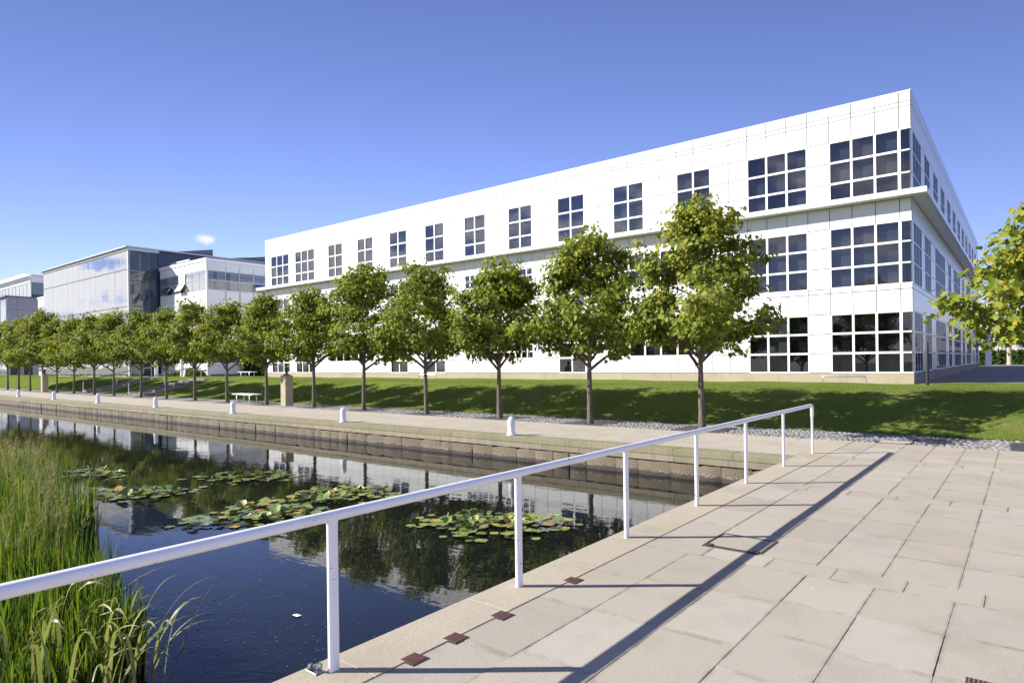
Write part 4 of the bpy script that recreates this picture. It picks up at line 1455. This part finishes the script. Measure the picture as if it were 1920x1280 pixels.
def pedestal_bust(x, y_, label, rz, lab2):
    p_ = thing('pedestal', (x, y_, 0), label, 'pedestal', None, 0.0)
    ob('base_block', unit_box(0.40, 0.40, 0.46, 'plinth', 0.004), p_, (0, -0.20, 0))
    ob('shaft_block', unit_box(0.396, 0.396, 0.96, 'plinth', 0.004), p_, (0, -0.198, 0.465))
    h_ = ob('portrait_bust', bust_me, None, (x, y_, 1.425), (0, 0, rz), lab2, 'sculpture')
pedestal_bust(-27.2, 17.05, 'square buff sandstone pedestal standing between two quay trees near the bench', R(40), 'dark bronze head on the sandstone pedestal near the bench')
pedestal_bust(-61.2, 16.85, 'pale stone pedestal far along the quay near the grey block', R(40), 'dark bronze head on the pedestal far along the quay')

def hoop(x0, x1, y_, label, group='low steel hoops along the building plinth'):
    zg = lawn_z((x0 + x1) / 2, y_)
    w = x1 - x0
    hp = thing('cycle_hoop', ((x0 + x1) / 2, y_, zg), label, 'hoop', group)
    q = MB()
    pts = [(-w / 2, 0, -0.05), (-w / 2, 0, 0.17)]
    for k in range(5):
        a = R(90) * k / 4
        pts.append((-w / 2 + 0.1 - 0.1 * math.cos(a), 0, 0.17 + 0.1 * math.sin(a)))
    for k in range(5):
        a = R(90) * k / 4
        pts.append((w / 2 - 0.1 + 0.1 * math.sin(a), 0, 0.17 + 0.1 * math.cos(a)))
    pts.append((w / 2, 0, -0.05))
    q.tube(pts, 0.028, 8)
    ob('tube', q.mesh('hoop', 'steel', True), hp)
hoop(-6.47, -4.9, 28.2, 'low steel hoop rail by the plinth near the building corner')
hoop(-30.2, -28.7, 28.3, 'low steel hoop rail by the plinth behind the third and fourth trees')
pole = thing('black_post', (-2.83, 27.7, PLAT - 0.03), 'thin black lamp post at the corner of the side path', 'post')
q = MB(); q.lathe([(0.055, 0), (0.055, 1.3), (0.05, 1.32), (0.05, 1.56), (0.03, 1.6), (0.001, 1.61)], 12)
ob('shaft', q.mesh('shaft', 'black', True), pole)
q = MB(); q.lathe([(0.09, 0), (0.09, 0.02), (0.06, 0.035)], 12)
ob('foot', q.mesh('footp', 'black', True), pole)

# ================================================================== STAIRS IN THE BANK
def flight(x0, x1, label, rlabel):
    st = thing('steps', ((x0 + x1) / 2, 18.2, 0), label, 'steps', 'stone steps cut in the lawn bank')
    n = 7
    for k in range(n):
        ob('step', unit_box(x1 - x0, 0.72, 0.30, 'step', 0.006), st, (0, k * 0.68, -0.16 + k * 0.132 + 0.06))
    for sx in (-1, 1):
        q = MB()
        X = sx * ((x1 - x0) / 2 + 0.12)
        q.add([(X - .1, -0.1, -0.1), (X + .1, -0.1, -0.1), (X + .1, 4.9, -0.1), (X - .1, 4.9, -0.1), (X - .1, -0.1, 0.06), (X + .1, -0.1, 0.06), (X + .1, 4.9, 1.0), (X - .1, 4.9, 1.0)],
              [(4, 5, 6, 7), (0, 1, 5, 4), (1, 2, 6, 5), (2, 3, 7, 6), (3, 0, 4, 7)])
        ob('side_kerb', q.mesh('kerb', 'step'), st)
    h_ = thing('stair_handrail', (x0 + 0.05, 18.2, 0), rlabel, 'handrail', 'handrails on the bank steps')
    q = MB()
    q.tube([(0, 0.05, 0), (0, 0.05, 0.72), (0, 0.09, 0.86), (0, 0.22, 0.94), (0, 4.2, 1.78), (0, 4.9, 1.82), (0, 5.0, 1.78), (0, 5.05, 1.65), (0, 5.05, 0.9)], 0.035, 8)
    ob('tube', q.mesh('hr', 'steel', True), h_)
    q = MB(); q.tube([(0, 2.4, 0.4), (0, 2.4, 1.4)], 0.03, 8)
    ob('post', q.mesh('hrp', 'steel', True), h_)
flight(-57.2, -54.6, 'stone steps in the bank, the flight nearer the grey block', 'steel handrail on the steps nearer the grey block')
flight(-48.6, -46.0, 'stone steps in the bank, the flight nearer the office building', 'steel handrail on the steps nearer the office building')

# ================================================================== IRONWORK IN THE DECK
def drain(x, y_, label, s=0.125, rz=0.0):
    d = thing('drain_cover', (x, y_, 0), label, 'drain cover', 'small brown drain covers in the paving', rz)
    q = MB()
    q.box(-s / 2 - 0.008, s / 2 + 0.008, -s / 2 - 0.008, s / 2 + 0.008, -0.01, 0.0035)
    ob('frame', q.mesh('dframe', 'frame_dark'), d)
    q = MB()
    n = 9
    for k in range(n):
        a = -s / 2 + s * (k + 0.18) / n
        q.bbox(a, a + s / n * 0.55, -s / 2, s / 2, 0.0036, 0.0075, 0.001)
    ob('grating', q.mesh('dgrate', 'iron'), d)
for (p_, lab) in zip([(-3.10, 2.83), (-3.105, 3.22), (-3.10, 3.72), (-3.10, 4.69)],
                     ['brown ribbed drain cover closest to the nearest railing post', 'brown ribbed drain cover second from the nearest post along the coping',
                      'brown ribbed drain cover third from the nearest post along the coping', 'brown ribbed drain cover by the second railing post']):
    drain(p_[0], p_[1], lab)
drain(-0.19, 4.55, 'larger brown drain cover cut by the bottom right corner of the picture', 0.2, 0.03)
def hatch_cover(x0, x1, y0, y1, label, mat):
    h_ = thing('access_cover', ((x0 + x1) / 2, (y0 + y1) / 2, 0), label, 'access cover', 'access covers in the paving')
    w, d = (x1 - x0) / 2, (y1 - y0) / 2
    q = MB()
    for (a, b_, c_, e) in ((-w, w, -d, -d + 0.02), (-w, w, d - 0.02, d), (-w, -w + 0.02, -d + 0.0201, d - 0.0201), (w - 0.02, w, -d + 0.0201, d - 0.0201)):
        q.box(a, b_, c_, e, -0.045, 0.006)
    ob('frame', q.mesh('hframe', 'frame_dark'), h_)
    ob('lid', unit_box(2 * w - 0.052, 2 * d - 0.052, 0.05, mat, 0.003), h_, (0, -d + 0.026, -0.047))
    q = MB()
    for sx in (-1, 1):
        q.box(sx * w * 0.8 - 0.03, sx * w * 0.8 + 0.03, -d - 0.012, -d + 0.05, 0.0062, 0.012)
    ob('lifting_lug', q.mesh('hlug', 'frame_dark'), h_)
hatch_cover(-2.62, -2.035, 6.40, 6.945, 'square stone filled access cover with iron frame under the rail shadow', 'slab')
hatch_cover(-2.68, -2.0, 16.38, 16.98, 'stone filled access cover let into the setts beyond the railing end', 'slab')

# ================================================================== WATER LILIES
def pad_mesh(seed, r=1.0, cup=0.0):
    rg = random.Random(seed)
    V = [(0, 0, 0)]
    n = 18
    F = []
    for ring, rr in ((0, 0.55), (1, 1.0)):
        for k in range(n + 1):
            a = R(12) + (2 * math.pi - R(24)) * k / n
            w = 1 + 0.05 * math.sin(3 * a + seed)
            z = cup * rr * rr * (0.5 + 0.5 * math.sin(2 * a + seed)) + (0.035 * math.sin(5 * a + seed) if ring else 0)
            V.append((r * rr * w * math.cos(a), r * rr * w * math.sin(a), z * r))
    for k in range(n):
        F.append((0, 1 + k, 2 + k))
        F.append((1 + k, n + 2 + k, n + 3 + k, 2 + k))
    me = mk_mesh('pad', V, F, 'pad', True)
    return me
pads = [pad_mesh(i, 1.0, [0.02, 0.05, 0.0, 0.18, 0.35, 0.55][i % 6]) for i in range(9)]
def flower_mesh():
    q = MB()
    for ring, (n, tilt, L) in enumerate(((8, 25, 0.085), (8, 50, 0.07), (6, 70, 0.05))):
        for k in range(n):
            a = 2 * math.pi * (k + 0.5 * ring) / n
            d = Vector((math.cos(a) * math.cos(R(tilt)), math.sin(a) * math.cos(R(tilt)), math.sin(R(tilt))))
            s = Vector((-math.sin(a), math.cos(a), 0))
            up = d.cross(s) * -1
            q.add([(0, 0, 0.01), d * L * 0.55 + s * 0.017, d * L, d * L * 0.55 - s * 0.017], [(0, 1, 2, 3)], 0)
    q.lathe([(0.012, 0.0), (0.014, 0.03), (0.004, 0.036)], 8, m=1)
    return q.mesh('flower', ['petal', 'stamen'])
fl_me = flower_mesh()
bd = MB(); bd.lathe([(0.004, -0.02), (0.018, 0.0), (0.026, 0.03), (0.018, 0.06), (0.002, 0.082)], 8)
bud_me = bd.mesh('bud', 'bud', True)
patches = [
    ('F', (-6.35, 7.45), 1.02, 0.66, R(38), 165, 0.088, 'large water lily patch behind the second railing post', 3),
    ('D', (-10.2, 7.45), 1.0, 0.68, R(38), 140, 0.088, 'water lily patch touching the handrail line in mid canal', 4),
    ('E', (-9.95, 5.75), 1.0, 0.70, R(42), 145, 0.088, 'water lily patch close behind the handrail left of its nearest post', 5),
    ('C', (-13.6, 7.55), 0.98, 0.56, R(38), 100, 0.095, 'water lily patch farthest out towards the bench side of the canal', 4),
    ('A', (-13.75, 5.25), 0.95, 0.55, R(36), 100, 0.095, 'water lily patch with white flowers just beyond the reeds', 5),
    ('B', (-17.2, 5.5), 0.85, 0.6, R(36), 75, 0.098, 'small water lily patch beside the feathery reed tops', 2),
]
for (nm, (px, py), ra, rb, an, n, ps, lab, nf) in patches:
    lp = thing('water_lily_patch', (px, py, WATER_Z), lab, 'water lilies', 'water lily patches on the canal', an)
    pr = random.Random(sum(map(ord, lab)))
    for k in range(n):
        a = pr.uniform(0, 6.28); u = math.sqrt(pr.random())
        if k < n * 0.1: u = pr.uniform(1.0, 1.35)
        wob = 1 + 0.25 * math.sin(3 * a + px)
        x, y_ = ra * u * math.cos(a) * wob, rb * u * math.sin(a) * wob
        s = ps * pr.uniform(0.65, 1.2)
        raised = u < 0.8 and pr.random() < 0.26
        tl = pr.uniform(0.15, 0.75) if raised else pr.uniform(0, 0.035)
        o = ob('pad', pads[pr.randrange(3) if not raised else 3 + pr.randrange(3)], lp, (x, y_, 0.008 + k * 0.0006 + (pr.uniform(0.02, 0.075) if raised else 0)), scale=(s, s * pr.uniform(0.85, 1), s))
        o.rotation_euler = (tl * math.cos(pr.uniform(0, 6.28)), tl * pr.uniform(-1, 1), pr.uniform(0, 6.28))
    for k in range(nf - 1):
        a = pr.uniform(0, 6.28); u = pr.uniform(0.1, 0.85)
        ob('flower', fl_me, lp, (ra * u * math.cos(a), rb * u * math.sin(a), 0.07), (pr.uniform(-.2, .2), pr.uniform(-.2, .2), 0), scale=[pr.uniform(0.4, 0.6)] * 3)
    for k in range(3):
        a = pr.uniform(0, 6.28); u = pr.uniform(0.1, 0.9)
        ob('bud', bud_me, lp, (ra * u * math.cos(a), rb * u * math.sin(a), 0.05), (pr.uniform(-.3, .3), pr.uniform(-.3, .3), 0), scale=(0.6, 0.6, 0.6))

# floating flakes of weed
nf = 26000
Vs = np.zeros((nf * 4, 3)); 
ax = nrg.uniform(-13, BX - 0.1, nf); ay = nrg.uniform(1.2, 10.5, nf)
dens = 0.5 + 0.5 * np.sin(ax * 1.3 + 1.1 * np.sin(ay * 0.9)) * np.sin(ay * 1.1 + 0.7 * ax) + nrg.normal(0, 0.25, nf)
near = np.clip((11 - np.hypot(ax + 5, ay - 3)) / 9, 0.1, 1)
keep = dens * near > 0.38
ax, ay = ax[keep], ay[keep]; nf = len(ax)
sz = 0.0025 + 0.0085 * nrg.random(nf) ** 2.2; an = nrg.uniform(0, 6.28, nf); asp = nrg.uniform(0.3, 1, nf)
Vs = np.zeros((nf, 4, 3))
for k, (u, v) in enumerate(((-1, -1), (1, -0.7), (1, 1), (-0.8, 0.9))):
    Vs[:, k, 0] = ax + sz * (u * np.cos(an) - v * asp * np.sin(an))
    Vs[:, k, 1] = ay + sz * (u * np.sin(an) + v * asp * np.cos(an))
    Vs[:, k, 2] = WATER_Z + 0.004
o = ob('floating_weed', quads_np('flakes', Vs.reshape(-1, 3), np.arange(nf * 4).reshape(-1, 4), 'flake'), kind='stuff')
o['label'] = 'brown specks of weed floating on the dark canal'; o['category'] = 'weed'
q = MB()
q.add([(-0.045, -0.02, 0.006), (0.05, -0.025, 0.010), (0.06, 0.02, 0.014), (-0.03, 0.025, 0.007), (0.0, 0.0, 0.016)], [(0, 1, 4), (1, 2, 4), (2, 3, 4), (3, 0, 4)])
ob('litter_scrap', q.mesh('scrap', 'white'), None, (-5.72, 3.66, WATER_Z), None, 'scrap of white litter floating on the dark water', 'litter')

# ================================================================== REEDS
def blades(n, xf, hf, wf, bendf, seg=5, ng=nrg):
    """strip blades: returns V (n*(seg+1)*2,3), F"""
    base = xf(n)
    h = hf(n, base); w = wf(n); az = ng.uniform(0, 2 * np.pi, n); bend = bendf(n); yaw = ng.uniform(0, np.pi, n)
    t_ = np.linspace(0, 1, seg + 1)
    V = np.zeros((n, seg + 1, 2, 3))
    for k, u in enumerate(t_):
        cx = base[:, 0] + np.cos(az) * bend * h * u ** 2.2
        cy = base[:, 1] + np.sin(az) * bend * h * u ** 2.2
        cz = base[:, 2] + h * (u - 0.45 * bend * u ** 3)
        ww = w * (1 - u ** 2.5) * (0.7 + 0.6 * u * (1 - u) * 2) + 0.0006
        for s, sg in ((0, -1), (1, 1)):
            V[:, k, s, 0] = cx + sg * ww * np.cos(yaw)
            V[:, k, s, 1] = cy + sg * ww * np.sin(yaw)
            V[:, k, s, 2] = cz
    idx = np.arange(n)[:, None] * (seg + 1) * 2
    F = np.concatenate([np.stack([idx[:, 0] + k * 2, idx[:, 0] + k * 2 + 1, idx[:, 0] + k * 2 + 3, idx[:, 0] + k * 2 + 2], 1) for k in range(seg)])
    return V.reshape(-1, 3), F
def reed_xy(n, xmin=-20.0, xmax=-5.3):
    out = []
    while len(out) < n:
        u = nrg.random()
        x = xmax + (xmin - xmax) * u ** 1.6
        yb = 2.05 + 0.232 * (-x - 6) + 0.28 * math.sin(x * 1.7) + 0.18 * math.sin(x * 4.1)
        y0 = 0.17 * -x - 0.5
        y_ = yb - (yb - y0) * abs(nrg.normal(0, 0.45))
        if y_ > y0 - 1: out.append((x, y_, WATER_Z - 0.02))
    return np.array(out)
def reed_h(n, b):
    return np.interp(-b[:, 0], [5.3, 6.3, 8, 10, 14, 20], [0.5, 0.78, 1.0, 1.1, 0.95, 0.65]) * nrg.uniform(0.6, 1.12, n)
V, F = blades(6200, reed_xy, reed_h, lambda n: nrg.uniform(0.006, 0.017, n), lambda n: np.abs(nrg.normal(0.06, 0.12, n)))
o = ob('reeds', quads_np('reeds', V, F, 'reed'), kind='stuff')
o['label'] = 'dense bed of tall green reeds standing in the canal'; o['category'] = 'reeds'
V, F = blades(420, lambda n: reed_xy(n, -12.0), lambda n, b: reed_h(n, b) * 0.9, lambda n: nrg.uniform(0.004, 0.010, n), lambda n: nrg.uniform(0.35, 1.0, n), seg=7)
o = ob('dead_reeds', quads_np('dead_reeds', V, F, 'reed_dead'), kind='stuff')
o['label'] = 'bent straw coloured dead blades among the green reeds'; o['category'] = 'reeds'
# feathery seed heads
Vp = []; Fp = []
rg = random.Random(77)
for k in range(170):
    x = -7.4 - 9 * rg.random() ** 1.2
    y_ = (2.0 + 0.232 * (-x - 6)) - abs(rg.gauss(0, 0.75))
    h = float(np.interp(-x, [6.6, 8.5, 11, 15, 20], [0.9, 1.35, 1.5, 1.25, 0.9])) * rg.uniform(0.78, 1.1)
    lean = (rg.gauss(0, 0.12), rg.gauss(0, 0.12))
    def pt(u): return Vector((x + lean[0] * u * u, y_ + lean[1] * u * u, WATER_Z + h * u))
    # stem
    a, b_ = pt(0), pt(0.72)
    c_ = pt(1.0)
    for p0, p1, w0, w1 in ((a, b_, 0.0022, 0.0018), (b_, c_, 0.0018, 0.0006)):
        i0 = len(Vp)
        Vp += [p0 + Vector((w0, w0, 0)), p0 - Vector((w0, w0, 0)), p1 - Vector((w1, w1, 0)), p1 + Vector((w1, w1, 0))]
        Fp.append((i0, i0 + 1, i0 + 2, i0 + 3))
    for m in range(46):
        u = rg.uniform(0.70, 1.0)
        p0 = pt(u); L = 0.10 * (1.06 - u) / 0.3 * rg.uniform(0.4, 1.1) + 0.012
        aa = rg.uniform(0, 6.28)
        d = Vector((math.cos(aa) * 0.8, math.sin(aa) * 0.8, rg.uniform(0.1, 1.0))) * L
        s = Vector((-math.sin(aa), math.cos(aa), 0)) * rg.uniform(0.0012, 0.0028)
        i0 = len(Vp)
        Vp += [p0, p0 + d * 0.6 + s, p0 + d, p0 + d * 0.6 - s]
        Fp.append((i0, i0 + 1, i0 + 2, i0 + 3))
o = ob('reed_plumes', quads_np('plumes', np.array([v[:] for v in Vp]), np.array(Fp), 'plume'), kind='stuff')
o['label'] = 'feathery brown seed heads rising above the reed bed'; o['category'] = 'reeds'
# broad arching blades in the near corner
cg = thing('arching_reed_clump', (-5.35, 1.75, WATER_Z), 'clump of pale arching broad blades in front of the reed bed', 'reeds')
rg = random.Random(5)
def arching(L, w, h, droop, az, fold):
    V = []; F = []
    n = 9
    for k in range(n + 1):
        u = k / n
        r = L * (u ** 1.5)
        z = h * (math.sin(u * math.pi * 0.5 * (1 + droop)))
        c_ = Vector((math.cos(az) * r, math.sin(az) * r, z))
        ww = w * min(1, 0.5 + u * 1.5) * (1 - u ** 3) + 0.0005
        s = Vector((-math.sin(az), math.cos(az), fold)) * ww
        V += [c_ - s, c_ + s + Vector((0, 0, 0)), ]
    for k in range(n):
        F.append((2 * k, 2 * k + 1, 2 * k + 3, 2 * k + 2))
    return mk_mesh('blade', V, F, 'reed_pale', True)
for k in range(80):
    az = rg.uniform(-0.9, 1.6)
    ob('blade', arching(rg.uniform(0.15, 0.62), rg.uniform(0.006, 0.016), rg.uniform(0.35, 0.8), rg.uniform(0.0, 0.45), az, rg.uniform(-.5, .9)), cg,
       (rg.uniform(-0.85, 0.35), rg.uniform(-0.4, 0.45), 0))
# dry branching stem leaning out of the water
ds = thing('dry_stem', (-5.25, 2.15, WATER_Z), 'thin dry dead stem leaning out of the water beside the reeds', 'plant')
q = MB()
main = [(0.1, 0.0, -0.05), (0.08, 0.06, 0.1), (0.1, 0.12, 0.28), (0.13, 0.2, 0.48), (0.17, 0.28, 0.66), (0.22, 0.36, 0.82)]
q.tube(main, [0.006, 0.006, 0.005, 0.004, 0.003, 0.0015], 5)
q.tube([(0.08, 0.06, 0.1), (0.0, 0.02, 0.16), (-0.1, -0.04, 0.14)], [0.005, 0.004, 0.001], 4)
q.tube([(0.1, 0.12, 0.28), (0.16, 0.14, 0.31), (0.2, 0.13, 0.26)], [0.004, 0.003, 0.001], 4)
q.tube([(0.13, 0.2, 0.48), (0.07, 0.17, 0.52), (0.02, 0.14, 0.46)], [0.003, 0.003, 0.001], 4)
ob('stem', q.mesh('dstem', 'dry', True), ds)
# mud bank below the reeds
V = []; F = []
xs_ = np.concatenate([[-900, -300, -120, -80], np.arange(-60, -4.9, 1.0)])
for x in xs_:
    yb = min(1.6 + 0.232 * (-x - 6), 4.6)
    V += [(x, -6.2, 0.05), (x, min(yb - 2.2, 0.12 * -x - 1.0) - 0.8, -0.15 + 0.05 * math.sin(x)), (x, yb - 0.6, -0.78)]
for i in range(len(xs_) - 1):
    for k in range(2):
        F.append((3 * i + k, 3 * i + k + 1, 3 * i + 4 + k, 3 * i + 3 + k))
ob('near_bank', mk_mesh('bank', V, F, 'lawn', True), kind='structure')

# ================================================================== GRASS, HEDGES, BACKGROUND
ng_ = 70000
gx = nrg.uniform(-1, 1, ng_)
gx = 3.0 - 40 * nrg.random(ng_) ** 1.7
gy = 18.28 + nrg.random(ng_) ** 1.25 * 6.5
gz = np.array([lawn_z(a, b_) for a, b_ in zip(gx, gy)])
h = nrg.uniform(0.022, 0.055, ng_); az = nrg.uniform(0, 6.28, ng_); w = nrg.uniform(0.003, 0.006, ng_)
lx = nrg.normal(0, 0.018, ng_); ly = nrg.normal(0, 0.018, ng_)
V = np.zeros((ng_, 3, 3))
V[:, 0] = np.stack([gx - np.cos(az) * w, gy - np.sin(az) * w, gz - 0.005], 1)
V[:, 1] = np.stack([gx + np.cos(az) * w, gy + np.sin(az) * w, gz - 0.005], 1)
V[:, 2] = np.stack([gx + lx, gy + ly, gz + h], 1)
o = ob('grass', quads_np('grass', V.reshape(-1, 3), np.arange(ng_ * 3).reshape(-1, 3), 'grass'), kind='stuff')
o['label'] = 'short mown grass blades on the sloping bank'; o['category'] = 'grass'

def hedge(name, x0, x1, y0, y1, z0, z1, n, mat, label, cat='hedge', size=0.09, rnd=0.0):
    pos = np.stack([nrg.uniform(x0, x1, n), nrg.uniform(y0, y1, n), nrg.uniform(z0, z1, n)], 1)
    f = nrg.integers(0, 3, n)
    pos[f == 0, 1] = y0 + nrg.normal(0, 0.05, (f == 0).sum())
    pos[f == 1, 2] = z1 + nrg.normal(0, 0.05, (f == 1).sum())
    if rnd:
        cx, cy = (x0 + x1) / 2, (y0 + y1) / 2
        pos[:, 2] = z0 + (pos[:, 2] - z0) * (0.65 + 0.35 * np.sin(pos[:, 0] * 2.1 + 1) * np.cos(pos[:, 0] * 0.9))
    nor = nrg.normal(0, 0.6, (n, 3)) + np.array([0, -0.5, 0.6])
    me = leaves_mesh(name, pos, nor, nrg.normal(0, 1, (n, 3)), nrg.uniform(0.7, 1.3, n) * size, mat)
    root = thing(name, ((x0 + x1) / 2, (y0 + y1) / 2, z0), label, cat)
    c = ob('foliage', me, root, -root.location)
    q = MB(); q.box(x0 - root.location.x + 0.12, x1 - root.location.x - 0.12, y0 - root.location.y + 0.12, y1 - root.location.y - 0.12, 0, (z1 - z0) * (0.55 if rnd else 0.93))
    ob('inner_stems', q.mesh('stems', 'hedge'), root)
    return root
hedge('hedge', -61.2, -50.0, 33.5, 35.0, PLAT, PLAT + 1.75, 5200, 'hedge', 'dark clipped hedge in the gap beside the white wing', size=0.16)
hedge('shrub_bed', -66.5, -60.5, 28.2, 29.6, PLAT, PLAT + 0.8, 3000, 'shrub', 'low rounded light green shrubs in front of the white wing', 'shrubs', 0.13, 1)
hedge('far_hedge', -9, 26, 97, 98.5, PLAT, PLAT + 1.55, 5000, 'hedge', 'clipped hedge closing the end of the side path', size=0.3)
for i, (x, y_, h_, lab) in enumerate(((-60.6, 27.3, 1.75, 'slim white marker post in front of the white wing'), (-65.3, 27.0, 1.6, 'white marker post beside the low shrubs'), (-48.0, 29.2, 1.65, 'white domed post behind the terrace bench'))):
    p_ = thing('marker_post', (x, y_, PLAT), lab, 'post', 'white posts on the terrace')
    q = MB(); q.lathe([(0.16, 0), (0.16, h_ - 0.25), (0.13, h_ - 0.1), (0.06, h_ - 0.01), (0.001, h_)], 14)
    ob('shaft', q.mesh('mshaft', 'white', True), p_)
    q = MB(); q.lathe([(0.17, h_ - 0.34), (0.17, h_ - 0.28)], 14)
    ob('collar', q.mesh('mcol', 'alu', True), p_)
sg = thing('notice_panel', (-59.0, 26.7, PLAT), 'tilted white notice panel standing on the terrace lawn', 'sign', None, R(-20))
ob('board', unit_box(0.75, 0.08, 1.15, 'white', 0.01), sg, (0, 0, 0.12), (R(-8), 0, 0))
ob('foot', unit_box(0.6, 0.3, 0.12, 'alu', 0.01), sg, (0, -0.1, 0))
for i, (x, y_) in enumerate(((1.0, 95.0), (4.6, 95.5), (8.0, 96.0))):
    p_ = thing('pale_column', (x - 2.6, y_, PLAT), 'pale column by the far hedge, %s from the building end' % ordinal[i], 'column', 'pale columns at the end of the side path')
    q = MB(); q.lathe([(0.28, 0), (0.24, 0.15), (0.22, 3.4), (0.3, 3.5), (0.3, 3.7)], 12)
    ob('shaft', q.mesh('cshaft', 'plinth', True), p_)
mast = thing('white_mast', (-3.0, 80.0, PLAT), 'tall white flat column standing past the building end', 'column')
ob('shaft', unit_box(0.5, 0.3, 6.4, 'white', 0.02), mast)
ob('cap', unit_box(0.6, 0.4, 0.12, 'alu', 0.02), mast, (0, -0.05, 6.4))
# a few trees beyond the path end
for i, (x, y_, s, pi) in enumerate(((-6.5, 112, 1.0, 2), (0.5, 116, 1.15, 1), (8, 114, 1.05, 3), (15, 112, 1.2, 4), (24, 120, 1.3, 0))):
    (tr_, br_, cr_), h0, w0 = protos[pi]
    tt = thing('far_tree', (x, y_, PLAT - 0.03), 'distant leafy tree behind the far hedge, %s from the building end' % ordinal[i], 'tree', 'trees beyond the far hedge', i * 1.3)
    tt.scale = (s, s, s)
    for nm, me in (('trunk', tr_), ('branches', br_), ('crown', cr_)):
        ob(nm, me, tt)
